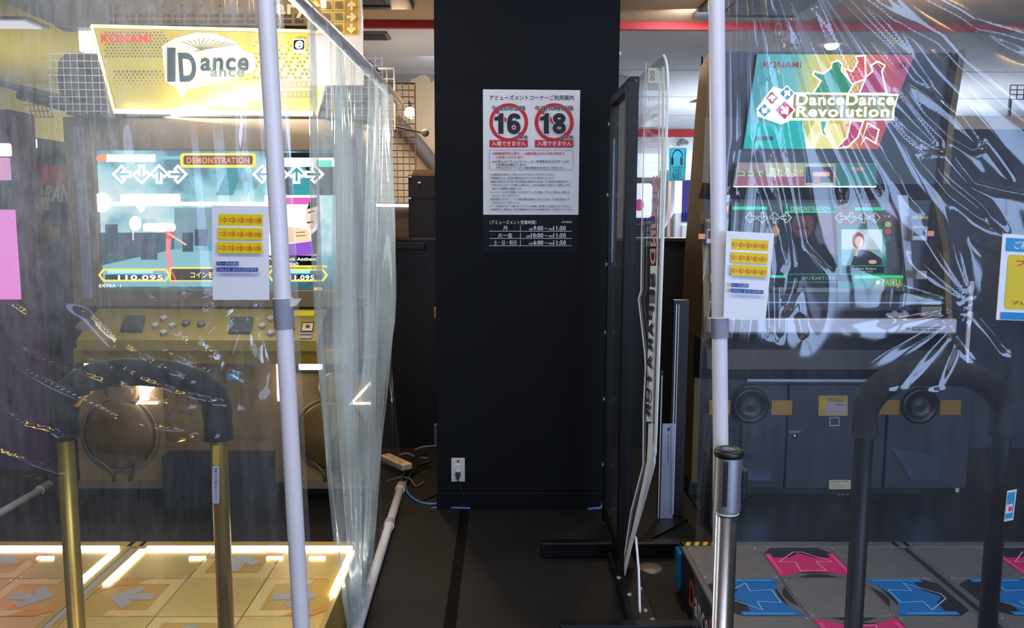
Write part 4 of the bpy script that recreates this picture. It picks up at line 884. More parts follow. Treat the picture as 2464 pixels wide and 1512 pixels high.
# upper boards above the header
brd = mat('header_board_brown', (120, 96, 60), .45, metal=.3, noise=.1)
m = MB(); Yb = 4.02; p = at(262, -120, Y=Yb); q = at(745, 62, Y=Yb); m.box((p.x, Yb, q.z), (q.x, Yb + .03, 2.6), brd)
a = Art(onY(Yb), FRONT, .0006, m); bd = K('3c3020'); a.hold = True; lt = K('cdbf98')
for k in range(16): a.k = 2; a.rect(275 + k * 29, 34, 275 + k * 29 + 20, 56, bd); a.k = 3; a.rect(278 + k * 29, 37, 278 + k * 29 + 14, 53, K('54452c'))
a.k = 4
a.rect(262, 44, 745, 47, K('a8823c')); a.text('ary', 664, 10, 738, 46, lt, bold=.05)
for k in range(7): a.disc(300 + k * 46, 14, 3, 3, bd, 8)
m.build('upper_board', tG)
m = MB(); Yb = 3.99; P = [at(740, -120, Y=Yb), at(868, -120, Y=Yb), at(876, 205, Y=Yb), at(744, 205, Y=Yb)]; m.prism(P, (0, .02, 0), mat('board_beige', (206, 190, 178), .5, noise=.04))
a = Art(onY(Yb), FRONT, .0006, m); G1 = mat('tile_gold_print', (176, 134, 26), .4); G2 = mat('tile_gold_dark', (104, 82, 34), .4); G3 = mat('tile_gold_pale', (214, 192, 120), .4)
a.poly(rr(740, -120, 866, 86, 6), G1); a.line(rr(741, -119, 864, 84, 6), 2, G3, True)
for j in range(7):
    for i in range(4):
        x_ = 748 + i * 29; y_ = -108 + j * 28
        if (i + j * 2) % 5 == 3 or (i == 3 and j % 2 == 0): a.poly(arrow_pts(x_ + 13, y_ + 12, 12, 90 * (j % 4)), G3)
        else: a.line([(x_, y_), (x_ + 24, y_), (x_ + 24, y_ + 22), (x_, y_ + 22)], 1.5, G3, True); a.rect(x_ + 5, y_ + 4, x_ + 19, y_ + 18, G2)
m.build('side_board', tG, label='gold tile patterned board')
m = MB(); p = at(740, -40, Y=3.95); 
for dx in (0, .07): m.tube([(p.x + dx, 3.95, 2.6), (p.x + dx, 3.95, at(750, 18, Y=3.95).z)], .012, E('fff6d0', 3), 10)
m.build('top_lamps', tG)
m = MB(); p = at(125, -60, Y=4.0); q = at(262, 66, Y=4.0); m.box((p.x, 4.0, q.z), (q.x, 4.1, 2.6), mat('board_column', (112, 100, 84), .5)); m.build('board_column', tG)
# upper speakers
def upper_speaker(xs):
    sp = MB(); P = [at(x, y, Y=4.05) for x, y in xs]; sp.prism(P, (0, .2, 0), mat('speaker_grey_brown', (92, 82, 74), .5, noise=.1)); 
    o = sp.build('upper_speaker', tG); cx = sum(p.x for p in P) / len(P); cz = sum(p.z for p in P) / len(P) - .01
    c = MB(); c.lathe([(.082, 0), (.086, .006), (.078, .008), (.05, -.02), (.024, -.022), (.02, -.008), (0, -.004)], (cx, 4.049, cz), FRONT, mat('speaker_cone_blue_black', (22, 30, 40), .4)); c.build('speaker_cone', o)
    w = MB()
    for k in range(9): w.tube([(cx - .13 + k * .033, 4.035, cz - .14), (cx - .13 + k * .033, 4.035, cz + .15)], .0018, M_pvc, 6)
    for k in range(9): w.tube([(cx - .14, 4.033, cz - .13 + k * .033), (cx + .14, 4.033, cz - .13 + k * .033)], .0018, M_pvc, 6)
    w.build('wire_grille', o)
    return o
upper_speaker([(140, 146), (158, 128), (232, 128), (250, 210), (262, 282), (160, 276), (138, 200)])
upper_speaker([(905, 160), (885, 142), (812, 138), (795, 215), (782, 285), (885, 290), (908, 215)])
# control panel
cx0, cx1 = -2.04, at(766, 800, Y=3.97).x
m = MB(); prof = [(4.2, 1.01), (4.17, 1.01), (3.95, .885), (3.94, .835), (4.2, .82)]
m.prism([(cx0, y, z) for y, z in prof], (cx1 - cx0, 0, 0), mat('panel_gold', (140, 120, 46), .4, metal=.3, noise=.08)); cp = m.build('control_panel', tG)
cpn = Vector((0, -.49, .87)).normalized(); cpp = Vector((0, 3.95, .885)); onC = lambda x, y: at(x, y, P=cpp, N=cpn)
m = MB(); a = Art(onC, cpn, .0008, m); a.rect(690, 748, 757, 761, K('d8c430')); m.build('yellow_tape', cp)
m = MB(); a = Art(onC, cpn, .0008, m); a.poly([(727, 776), (757, 776), (753, 800), (723, 800)], K('26221c')); a.poly([(729, 779), (754, 779), (751, 797), (726, 797)], K('c8b48c')); a.rect(736, 783, 745, 791, K('3c3020')); a.poly([(722, 803), (752, 803), (750, 816), (719, 816)], K('9a9a98')); a.rect(722, 806, 750, 809, K('302c28')); a.disc(760, 796, 3, 3, K('b85848'))
m.build('reader_sticker', cp)
for pts in ([(303, 764), (350, 764), (343, 800), (290, 800)], [(556, 767), (610, 767), (604, 804), (550, 804)]):
    m = MB(); m.prism([onC(*p) for p in pts], cpn * .012, mat('reader_black', (28, 34, 42), .3)); m.build('card_reader', cp)
for cx_, cy_ in ((395, 786), (652, 787)):
    for dx, dy in ((0, -17), (-20, 0), (20, 0), (0, 17)):
        m = MB(); c = onC(cx_ + dx, cy_ + dy); Mx = Matrix.Translation(c + cpn * .006) @ cpn.to_track_quat('Z', 'Y').to_matrix().to_4x4() @ Matrix.Rotation(.78, 4, 'Z'); m.obox(Mx, (.03, .03, .02), mat('button_grey', (168, 164, 158), .35), .004); m.build('button', cp)
for cx_, cy_ in ((448, 780), (485, 782), (700, 793)):
    m = MB(); m.lathe([(.02, 0), (.02, .012), (.016, .016), (0, .016)], onC(cx_, cy_), cpn, mat('button_dark', (90, 86, 80), .35), 18); m.build('button', cp)
m = MB(); m.lathe([(.045, 0), (.045, .006), (.036, .008), (.03, .002), (0, .002)], onC(206, 784), cpn, mat('dial_dark', (84, 78, 74), .4)); m.build('dial', cp)
m = MB(); m.box((cx0 - .05, 4.0, .76), (-.74, 4.22, .835), M_goldpaint, .008); m.build('gold_shelf', tG)
# lower cabinet
lampm = E('fffaf0', 5)
m = MB(); m.box((-1.74, 4.2, .1), (-1.12, 4.3, .76), mat('lower_center', (132, 106, 66), .4, metal=.3, noise=.15)); 
a = Art(onY(4.2), FRONT, .0006, m); lk = mat('center_print', (112, 84, 46), .4)
for k in range(7): a.line([(400 + k * 32, 1010 - (k % 3) * 22), (430 + k * 30, 960 + (k % 2) * 40), (415 + k * 33, 935)], 5, lk)
a.text('DanceDanceRevolution', 392, 1040, 640, 1062, lk, bold=.03)
m.build('center_panel', tG)
m = MB(); p = at(392, 1098, Y=4.1); q = at(655, 1300, Y=4.1); m.box((p.x, 4.08, .0), (q.x, 4.2, p.z), mat('recess_navy', (26, 28, 40), .5)); m.build('kick_box', tG, label='dark navy box')
grm = mat('grille_gold_brown', (122, 96, 56), .4, metal=.5, noise=.1, nscale=60)
def low_speaker(cx):
    s = MB(); x0, x1 = cx - .225, cx + .225
    s.box((x0, 4.19, .11), (x1, 4.32, .76), mat('speaker_panel_tan', (150, 122, 78), .4, metal=.3, noise=.1)); s.box((x0, 4.17, .075), (x1, 4.32, .115), M_champ); o = s.build('lower_speaker', tG)
    s = MB(); s.box((x0 + .01, 4.18, .68), (x1 - .01, 4.19, .755), mat('dark_band', (44, 40, 34), .4)); s.build('dark_band', o)
    s = MB(); s.box((cx - .16, 4.165, .70), (cx - .04, 4.182, .748), lampm, .006); s.build('lamp', o)
    s = MB(); s.lathe([(.088, 0), (.088, .012), (.07, .02), (0, .022)], (cx + .02, 4.19, .6), FRONT, mat('tweeter_tan', (176, 146, 100), .35, metal=.4), 32); s.build('tweeter_cover', o)
    s = MB(); s.lathe([(.185, 0), (.185, .014), (.16, .03), (0, .04)], (cx, 4.19, .36), FRONT, grm, 40); s.lathe([(.2, 0), (.2, .016), (.186, .016)], (cx, 4.188, .36), FRONT, M_champ, 40); s.build('woofer_grille', o)
    s = MB()
    for sx in (-1, 1): s.tube([(cx + sx * .14, 4.175, .24), (cx + sx * .08, 4.17, .2), (cx + sx * .045, 4.17, .16), (cx + sx * .04, 4.17, .115)], .008, M_bronze, 8)
    s.build('bracket', o)
    s = MB(); s.prism([(cx + .2, 4.18, .64), (cx + .09, 4.18, .52), (cx + .2, 4.18, .52), (cx + .2, 4.18, .53), (cx + .115, 4.18, .53), (cx + .2, 4.18, .62)], (0, -.01, 0), lampm); s.build('corner_lamp', o)
    return o
low_speaker(-1.965); low_speaker(-.88)
m = MB(); p = at(346, 940, Y=4.15); m.box((p.x - .02, 4.14, p.z - .05), (p.x + .02, 4.17, p.z + .05), lampm, .004); m.build('lamp', tG)
m = MB(); p = at(690, 900, Y=4.15); m.box((p.x - .05, 4.14, p.z - .14), (p.x + .0, 4.17, p.z + .06), lampm, .004); m.build('lamp', tG)
for x_, y_ in ((560, 905), (610, 870)):
    m = MB(); p = at(x_, y_, Y=4.19); m.box((p.x - .03, 4.18, p.z - .02), (p.x + .03, 4.19, p.z + .02), K('6aa8d4')); m.build('blue_sticker', tG)

# ================================================================== right black machine
tB = thing('dance_machine', 'black dance game machine with rainbow header and dark green screen on the right', 'arcade machine', (1.6, 4.3, 0))
bx0, bx1 = .985, 2.215
side = [(4.09, 2.285), (4.30, 2.22), (4.37, 2.0), (4.44, 1.66), (4.475, 1.48), (4.52, 1.3), (4.6, .1), (4.2, .1), (4.2, .74), (4.05, .80), (4.03, .92), (4.12, 1.32), (4.24, 1.57), (4.165, 1.65), (4.15, 1.97)]
for x, nm in ((bx0, 0), (bx1 - .03, 1)):
    m = MB(); m.prism([(x, y, z) for y, z in side], (.03, 0, 0), M_bronze); m.build('side_panel', tB)
m = MB(); m.prism([(bx0 + .03, y, z) for y, z in [(4.15, 2.28), (4.3, 2.215), (4.6, .1), (4.22, .1), (4.22, .8), (4.26, 1.57), (4.21, 1.65), (4.20, 1.97)]], (bx1 - bx0 - .06, 0, 0), M_cabblack); m.box((bx0, 4.25, 0), (bx1, 4.6, .1), M_black); m.build('cabinet_body', tB)
# header art
hp2 = Vector((0, 4.165, 1.97)); hn2 = Vector((0, -math.cos(.18), -math.sin(.18) * -0 - .12)).normalized()
on2 = lambda x, y: at(x, y, P=hp2, N=hn2)
rb = ramp_mat('header_rainbow', [(0, (0, 160, 176)), (.22, (30, 186, 176)), (.34, (226, 222, 20)), (.5, (250, 206, 10)), (.62, (226, 110, 40)), (.74, (206, 50, 70)), (.88, (170, 50, 110)), (1, (110, 70, 130))], 0, -.40, .5, .75, .12, 5)
m = MB(); pts = [on2(1822, 130), on2(2200, 132), on2(2112, 359), on2(1788, 358)]; m.prism(pts, Vector((0, .02, 0)), M_cabblack)
a = Art(on2, hn2, .0008, m); a.poly([(1822, 130), (2200, 132), (2112, 359), (1788, 358)], rb)
glow = E('f2f4c0', .95); LB = E('0fc4c8', .85); 
a.poly([(1960, 290), (2020, 300), (2040, 357), (1930, 357)], E('f4ee9a', .9)); a.poly([(1800, 300), (1930, 290), (1940, 357), (1790, 357)], E('10bcb8', .8))
def fig(pts, mt): a.poly(pts, mt); a.line(pts, 4, E('fff4e0', 1.1), True)
fig([(1955, 225), (1975, 195), (1955, 180), (1958, 172), (1980, 178), (1998, 165), (2002, 150), (2016, 146), (2026, 155), (2024, 170), (2036, 185), (2052, 205), (2040, 225)], E('2aa878', .6))
fig([(2030, 165), (2050, 172), (2062, 150), (2058, 136), (2080, 134), (2082, 190), (2048, 202)], E('dc5040', .8))
fig([(2066, 225), (2082, 185), (2098, 172), (2094, 158), (2110, 148), (2128, 158), (2120, 172), (2126, 200), (2132, 225)], E('b83868', .7))
fig([(1970, 290), (1992, 290), (1982, 312), (1988, 330), (1976, 322)], E('30b890', .7)); fig([(2045, 290), (2075, 292), (2062, 330), (2040, 352), (2012, 357), (2036, 330)], E('c24a70', .8)); fig([(2085, 296), (2112, 312), (2104, 345), (2080, 330), (2068, 350)], E('c05068', .8))
# logo
WL = E('ffffff', 1.25); OL = E('2c4840', .3)
a.poly([(1904, 222), (2160, 226), (2150, 262), (2148, 290), (1900, 290), (1878, 300), (1820, 280), (1818, 262), (1858, 208)], E('f4f8e8', 1.05)); a.poly([(1908, 227), (2156, 231), (2144, 262), (2143, 286), (1904, 284)], E('a8b04c', .5))
a.text('DanceDance', 1912, 226, 2148, 254, WL, bold=.06, slant=.05, outline=OL, ow=.05); a.text('Revolution', 1912, 255, 2136, 282, WL, bold=.06, slant=.05, outline=OL, ow=.05)
def dia(cx, cy, r, mt): a.poly([(cx, cy - r), (cx + r, cy), (cx, cy + r), (cx - r, cy)], WL); a.poly([(cx, cy - r * .82), (cx + r * .82, cy), (cx, cy + r * .82), (cx - r * .82, cy)], mt)
dia(1854, 236, 19, E('b0403c', .8)); dia(1890, 225, 20, E('2c88b8', .8)); dia(1836, 266, 19, E('3090c0', .8)); dia(1884, 265, 27, E('c8386c', .8))
for cx, cy, s_, d in ((1854, 236, 9, -10), (1890, 225, 10, 40), (1836, 266, 9, -140), (1884, 265, 13, 140)): a.poly(arrow_pts(cx, cy, s_, d), WL)
a.text('KONAMI', 1833, 149, 1923, 164, E('b03030', .55), bold=.02); a.rect(1812, 328, 1856, 337, E('406868', .4)); a.text('EMENT', 1816, 329, 1852, 336, E('80a8a0', .4)); a.text('e', 2158, 150, 2172, 166, E('504060', .4))
m.build('header_sign', tB, label='rainbow header sign with white lettering')
# promo strip
Ys = 4.14; m = MB(); P = [at(1776, 391, Y=Ys), at(2110, 393, Y=Ys), at(2106, 452, Y=Ys), at(1764, 450, Y=Ys)]; m.prism(P, (0, .012, 0), E('b9c0c0', .3))
a = Art(onY(Ys), FRONT, .0006, m); a.poly([(1776, 392), (1845, 392), (1842, 450), (1765, 450)], E('c9b0bc', .45)); a.poly([(1845, 392), (1935, 392), (1932, 450), (1842, 450)], E('d8dcb0', .5)); a.rect(1770, 425, 1935, 448, E('c47e94', .45)); a.rect(1936, 394, 2010, 448, E('c8d0c0', .5)); a.rect(1938, 402, 1958, 440, E('30506c', .4)); a.rect(1958, 402, 2004, 440, E('4a4c52', .4)); a.rrect(1955, 414, 1996, 425, 5, E('f0b49c', .7)); a.rect(1957, 426, 1972, 444, E('d06058', .6)); a.rect(2012, 394, 2108, 450, E('4f9a98', .45)); a.rrect(2048, 403, 2078, 411, 3, E('d8a080', .5))
a.text('踊れるよ!!', 1850, 405, 1926, 427, E('f4f4d8', .8), bold=.04, outline=E('607060', .3), ow=.05); a.rect(1768, 411, 1840, 426, E('98a878', .4)); a.text('ココで', 1775, 412, 1836, 425, E('e4e8c8', .6), bold=.03); a.rect(1764, 448, 2106, 451, WL)
m.build('promo_strip', tB)
# screen
m = MB(); c0 = at(1760, 488, Y=4.2); c1 = at(2168, 697, Y=4.2); sb = ramp_mat('screen_dark_teal', [(0, (10, 26, 30)), (.4, (26, 48, 50)), (.6, (70, 50, 44)), (.8, (96, 62, 50)), (1, (20, 34, 36))], 0, -.5, .4, .55, .5, 5)
m.box((c0.x, 4.2, c1.z), (c1.x, 4.215, c0.z), sb); a = Art(onY(4.2), FRONT, .0006, m); GR = E('2fd8a0', .8); GD = E('188868', .6); GW = E('b8c8c0', .7); BL = E('0a1214', .2)
a.poly([(1880, 497), (1980, 497), (1960, 560), (1990, 640), (1900, 690), (1870, 690), (1868, 560)], E('141c20', .3)); a.disc(1932, 540, 26, 34, E('6c4034', .5)); a.poly([(1905, 520), (1960, 518), (1955, 500), (1912, 500)], BL); a.rect(1916, 546, 1945, 551, E('241818', .3)); a.poly([(1860, 590), (1900, 575), (2000, 590), (2040, 660), (2020, 692), (1860, 692)], BL)
a.poly([(1960, 500), (2080, 498), (2040, 560), (1980, 570)], E('8c6c3c', .45)); a.poly([(1985, 570), (2030, 540), (2020, 620), (1995, 610)], E('8c4c50', .45)); a.disc(1865, 556, 10, 13, E('c89070', .6))
a.rect(1762, 497, 1845, 505, GR); a.rect(2056, 499, 2125, 507, GR); a.rrect(1886, 493, 2010, 513, 4, GD); a.text('DEMONSTRATION', 1902, 497, 1996, 508, GW, bold=.02); a.rect(1886, 509, 2010, 512, GR)
for cx, d in ((1805, -90), (1833, 180), (1862, 0), (1890, 90), (2020, -90), (2046, 180), (2075, 0), (2102, 90)): a.line(arrow_pts(cx, 524, 13, d), 2.4, GW, True)
a.rect(2014, 544, 2128, 694, GD); a.rect(2022, 552, 2120, 638, E('c8d4d4', .75)); a.rect(2022, 600, 2120, 638, E('8cbcc0', .65))
# plain figure card
a.disc(2062, 578, 15, 19, E('a86070', .6)); a.disc(2064, 582, 10, 14, E('f0d0c4', .85)); a.poly([(2044, 638), (2052, 612), (2070, 600), (2090, 604), (2118, 622), (2120, 638)], E('26282c', .35)); a.poly([(2056, 596), (2062, 594), (2060, 616), (2052, 616)], E('e0bcac', .7)); a.disc(2096, 630, 10, 5, E('dcb4a4', .7))
a.rect(2024, 641, 2124, 657, BL); a.text('Giant Bolero', 2056, 643, 2104, 649, GW); a.text('Paper Lane', 2066, 651, 2096, 656, GW)
a.rrect(1888, 658, 2048, 680, 3, GD); a.rrect(1891, 661, 2045, 677, 2, BL); a.text('コインを入れてください', 1926, 664, 2012, 673, GW, bold=.02); a.rect(2052, 662, 2168, 670, GR); a.rect(1850, 662, 1886, 668, GR); a.rect(2056, 674, 2120, 680, GD); a.rect(2100, 668, 2166, 690, E('6c9c38', .6)); a.text('PASELI', 2118, 671, 2160, 686, GW); a.disc(2107, 679, 5, 5, E('d8e8a0', .8))
for y_, c_ in ((540, 'b8c8a0'), (557, 'c86058'), (574, '587078')): a.disc(2131, y_, 8, 7, E(c_, .6))
a.text('TV 48', 2120, 518, 2136, 524, GW); a.rrect(1912, 692, 2042, 703, 3, E('8ca0b0', .3))
m.build('screen', tB)
m = MB(); m.box((bx0 + .03, 4.08, 1.0), (bx1 - .03, 4.22, at(1900, 706, Y=4.1).z), M_cabblack, .006); m.box((bx0 + .03, 4.078, 1.06), (bx1 - .03, 4.085, 1.066), M_alu); m.build('screen_sill', tB)
for sx, pts in ((0, [(2160, 470), (2185, 470), (2198, 694), (2184, 697)]), (1, [(1757, 470), (1735, 470), (1724, 694), (1738, 697)])):
    m = MB(); m.prism([at(x, y, Y=4.16) for x, y in pts], (0, .02, 0), mat('strut_grey', (150, 146, 152), .35, metal=.3)); m.build('light_strut', tB)
def reader(cx, cy):
    m = MB(); p = at(cx - 18, cy - 19, Y=4.12); q = at(cx + 18, cy + 19, Y=4.12); m.box((p.x, 4.11, q.z), (q.x, 4.16, p.z), mat('reader_silver', (150, 142, 146), .3, metal=.5), .006); o = m.build('card_reader', tB)
    m = MB(); p = at(cx - 13, cy - 14, Y=4.11); q = at(cx + 13, cy + 6, Y=4.11); m.box((p.x, 4.106, q.z), (q.x, 4.111, p.z), M_blackplastic, .002); m.build('reader_window', o)
    m = MB(); p = at(cx + (20 if cx > 1900 else -34), cy - 6, Y=4.12); m.box((p.x, 4.11, p.z - .025), (p.x + .028, 4.13, p.z), E('d89478', .7)); m.build('reader_lamp', o)
    m = MB(); p = at(cx - 20, cy - 42, Y=4.13); m.box((p.x, 4.12, p.z - .05), (p.x + .08, 4.14, p.z), M_blackplastic); m.box((p.x, 4.118, p.z - .014), (p.x + .08, 4.12, p.z), K('a89c48')); m.build('coin_label', o)
    m = MB(); p = at(cx - 8, cy + 90, Y=4.08); m.box((p.x, 4.07, p.z - .04), (p.x + .05, 4.1, p.z), mat('speaker_pink_grey', (170, 150, 156), .5)); m.build('small_socket', o)
reader(2212, 562); reader(1716, 569)
# control panel lip
p = at(1770, 766, Y=3.98); q = at(2282, 804, Y=3.98)
m = MB(); m.box((bx0 + .01, 3.98, q.z), (bx1 - .01, 4.12, p.z), mat('lip_grey', (196, 194, 200), .35, metal=.3), .008); m.prism([(bx0 + .03, 4.1, 1.03), (bx0 + .03, 4.0, p.z), (bx0 + .03, 4.12, p.z)], (bx1 - bx0 - .06, 0, 0), M_cabblack); cp2 = m.build('control_panel', tB)
a = Art(onY(3.979), FRONT, .0006); a.rect(2195, 787, 2265, 789, K('7a7880')); a.text('PASELI de asobou', 2195, 790, 2262, 797, K('70707a')); a.disc(2184, 790, 5, 3, K('60606a')); a.disc(2262, 777, 3, 2, K('60606a')); a.mb.build('lip_print', cp2)
for k in range(4):
    m = MB(); c = at(2140 + (k % 2) * 24 + (12 if k > 1 else 0), 762 - 6 * (k // 2), Y=4.02); m.obox(Matrix.Translation(c) @ Matrix.Rotation(.78, 4, 'Y'), (.03, .03, .03), mat('button_clear_grey', (150, 150, 160), .25), .006); m.build('button', cp2)
m = MB(); p = at(2215, 742, Y=4.03); m.box((p.x, 4.02, p.z - .05), (p.x + .1, 4.06, p.z), mat('coin_box_grey', (120, 118, 124), .4), .004); m.box((p.x, 4.018, p.z - .006), (p.x + .1, 4.022, p.z + .008), K('8a8858')); m.build('coin_slot', cp2)
# underside block
hexp = [(4.06, .885), (3.93, .85), (3.90, .76), (3.96, .70), (4.2, .66), (4.2, .885)]
m = MB(); m.prism([(bx0 - .01, y, z) for y, z in hexp], (bx1 - bx0 + .02, 0, 0), M_cabblack); m.build('panel_underside', tB)
# silver bar and lower panels
p = at(1798, 907, Y=4.16); q = at(2092, 921, Y=4.16); m = MB(); m.box((p.x, 4.16, q.z), (bx1 - .06, 4.2, p.z), mat('silver_bar', (186, 188, 196), .25, metal=.8), .003); m.build('silver_bar', tB)
def panel(xa, xb, nm, lab=None):
    p = at(xa, 926, Y=4.19); q = at(xb, 1182, Y=4.19); m = MB(); m.box((p.x, 4.185, .075), (q.x, 4.22, p.z), M_cabgrey, .004); return m.build(nm, tB, label=lab), (p.x + q.x) / 2
d0, _ = panel(1893, 2128, 'service_door')
a = Art(onY(4.184), FRONT, .0006); a.rrect(1969, 952, 2040, 1001, 3, K('c0a444')); a.rect(1985, 968, 2036, 998, K('b8aca4')); a.poly([(1972, 962), (1988, 962), (1990, 975), (1974, 990)], K('dcb830')); a.text('PASELI', 1992, 957, 2026, 966, K('8c6c30')); a.text('100yen', 2012, 972, 2030, 977, K('706460')); a.line([(1996, 1005), (2018, 1005), (2018, 1024), (1996, 1024)], 2.5, K('a8a8ac'), True)
a.rect(1994, 1155, 2046, 1177, K('c4bc9c')); a.line([(1998, 1160), (2040, 1158)], 2, K('887c40')); a.line([(1998, 1166), (2042, 1168)], 1.2, K('909090')); a.line([(1998, 1171), (2030, 1172)], 1.2, K('909090'))
a.rect(1897, 1036, 1926, 1041, K('70747c')); a.mb.build('door_stickers', d0)
m = MB(); m.lathe([(.012, 0), (.012, .008), (0, .01)], at(1912, 1050, Y=4.185), FRONT, M_steel, 16); m.build('door_lock', d0)
m = MB(); m.lathe([(.008, 0), (.008, .006), (0, .007)], at(2010, 932, Y=4.185), FRONT, M_steel, 12); m.build('door_screw', d0)
for xa, xb, cx_, r_ in ((1790, 1890, 1806, .07), (2132, 2322, 2212, .07)):
    o, xc = panel(xa, xb, 'speaker_panel'); c = at(cx_, 976, Y=4.185)
    m = MB(); m.lathe([(r_ * 1.35, 0), (r_ * 1.35, .012), (r_ * 1.05, .018), (r_, .004), (r_ * .5, -.0), (0, .006)], c, FRONT, M_cabblack, 36); m.build('woofer', o)
    m = MB()
    for sx in (-1, 1):
        xx = c.x + sx * r_ * 1.5; 
        m.box((min(xx, xx + sx * .11), 4.178, c.z - .05), (max(xx, xx + sx * .11), 4.184, c.z + .03), mat('amber_reflection', (176, 132, 52), .25, metal=.5), .002)
    m.build('amber_reflection', o)  # amber reflection on the speaker panel, painted as flat pieces
    m = MB(); m.prism([(c.x - .14, 4.178, .30), (c.x + .12, 4.178, .24), (c.x + .12, 4.178, .12), (c.x - .02, 4.178, .12)], (0, .006, 0), mat('polished_plate', (130, 150, 176), .15, metal=.9)); m.build('polished_plate', o)
m = MB(); a = Art(onY(4.24), FRONT, .0006); a.rect(2008, 1188, 2042, 1199, M_black)
for k in range(3): a.poly([(2012 + k * 10, 1198), (2017 + k * 10, 1198), (2022 + k * 10, 1189), (2017 + k * 10, 1189)], Yh)
a.mb.build('hazard_sticker', tB)
m = MB(); m.box((bx0, 3.3, 0), (bx1 + .05, 4.25, .02), M_black); m.build('base_plate', tB)
# small pieces left of the machine
m = MB(); p = at(1647, 1078, Y=4.64); m.box((p.x, 4.64, .0), (p.x + .2, 4.82, p.z), M_blackplastic, .006); m.box((p.x - .004, 4.635, p.z), (p.x + .204, 4.825, p.z + .006), mat('stool_brown', (110, 80, 56), .5)); m.build('crate', label='small black box with brown lid beside the black machine', cat='box')
m = MB(); p = at(1685, 1110, Y=4.0); m.lathe([(0, .0), (.024, 0), (.024, .37), (.022, .385), (0, .385)], (p.x, 3.86, 0), (0, 0, 1), M_blackmetal, 24); m.build('waste_bin', label='slim dark cylinder standing behind the steel barrier post', cat='bin')

# ================================================================== things beyond the aisle, left of the pillar
def wire_panel(name, p0, p1, Y, nx, nz, r, mt, label):
    m = MB(); x0, x1 = p0.x, p1.x; z0, z1 = p1.z, p0.z
    for i in range(nx + 1): x = x0 + (x1 - x0) * i / nx; m.tube([(x, Y, z0), (x, Y, z1)], r if i not in (0, nx) else r * 1.8, mt, 6)
    for i in range(nz + 1): z = z0 + (z1 - z0) * i / nz; m.tube([(x0, Y + .003, z), (x1, Y + .003, z)], r if i not in (0, nz) else r * 1.8, mt, 6)
    return m.build(name, label=label, cat='wire rack')
wire_panel('wire_mesh_panel', at(842, 165, Y=4.605), at(950, 312, Y=4.605), 4.605, 6, 6, .0025, mat('white_wire', (226, 214, 204), .4), 'white wire grid panel beside the gold machine top')
wire_panel('wire_mesh_panel', at(880, 200, Y=5.275), at(1001, 490, Y=5.275), 5.275, 8, 18, .003, mat('dark_wire', (50, 32, 26), .4, metal=.5), 'dark wire grid panel standing left of the black speaker boxes')
t = thing('equipment_box', 'black flight case box on the low partition left of the pillar', 'box', (-.48, 5.05, 1.345))
p0 = at(982, 420, Y=5.19); p1 = at(1075, 570, Y=5.19)
m = MB(); m.box((p0.x, 5.19, 1.345), (p1.x + .1, 5.255, p0.z), mat('case_black', (14, 14, 18), .5), .006); m.build('case_body', t)
m = MB(); zz = at(990, 474, Y=5.19).z; m.box((p0.x + .004, 5.186, zz - .004), (p1.x, 5.191, zz + .004), M_black); m.build('lid_seam', t)
m = MB()
for x_, y_ in ((986, 426), (985, 478), (1008, 440)): c = at(x_, y_, Y=5.188); m.box((c.x - .006, 5.182, c.z - .004), (c.x + .012, 5.19, c.z + .006), M_steel, .001)
m.build('latches', t)
m = MB(); p0 = at(992, 409, Y=5.25); p1 = at(1052, 420, Y=5.25); zt_ = at(1020, 420, Y=5.19).z; m.prism([(p0.x, 5.2, zt_ + .001), (p0.x + .02, 5.2, p0.z), (p1.x + .1, 5.2, p0.z), (p1.x + .1, 5.2, zt_ + .001)], (0, .05, 0), mat('dusty_board', (120, 96, 68), .6)); m.build('board', label='dusty brown board lying on top of the black case', cat='board')
t = thing('tube_light', 'thin white glowing tube light left of the black case', 'light', (-.66, 5.35, 1.5)); p0 = at(905, 494, Y=5.24); p1 = at(985, 495, Y=5.24)
m = MB(); m.tube([p0, p1], .008, E('fff6f4', 6), 10); m.build('tube', t)
m = MB(); m.box((p1.x, 5.225, p1.z - .03), (p1.x + .012, 5.262, p1.z + .012), M_alu); m.build('end_bracket', t)
m = MB(); m.box((p0.x - .12, 5.25, 1.345), (p1.x, 5.28, p0.z + .012), mat('shelf_back_brown', (96, 80, 68), .6)); m.build('back_plate', t)
# spotlights
t = thing('spot_lamp', 'glowing round bulb behind the dark wire panel', 'lamp', (-.6, 6.3, 2.2)); c = at(986, 271, Y=5.31)
m = MB(); m.lathe([(.0, .034)] + [(.034 * math.sin(math.radians(k)), .034 * math.cos(math.radians(k))) for k in range(10, 171, 16)] + [(0, -.034)], c, (0, 0, 1), E('fff0d0', 30), 16); m.build('bulb', t)
m = MB(); m.tube([c + Vector((0, .02, 0)), c + Vector((0, .09, 0))], .03, M_blackplastic, 12); m.tube([c + Vector((0, .05, 0)), c + Vector((.0, .05, .06)), Vector((c.x, 5.255, c.z + .06))], .006, M_blackplastic, 6); m.build('holder', t)
point('bulb_glow', c + Vector((.0, .25, -.1)), 5, (1, .72, .42), .05)
t = thing('lamp_arm', 'thin pale rod ending in a clear ball knob below the glowing bulb', 'rod', tuple(at(980, 312, Y=4.9))); a0 = at(940, 302, Y=4.605); a1 = at(1018, 320, Y=4.75)
m = MB(); m.tube([a0, a1], .005, mat('rod_cream', (206, 186, 156), .35), 8); m.build('rod', t)
m = MB(); m.lathe([(.022 * math.sin(math.radians(k)), .022 * math.cos(math.radians(k))) for k in range(4, 177, 12)], a1 + Vector((.012, 0, 0)), (1, 0, 0), mat('knob_clear', (200, 190, 180), .1), 14); m.build('ball_knob', t)
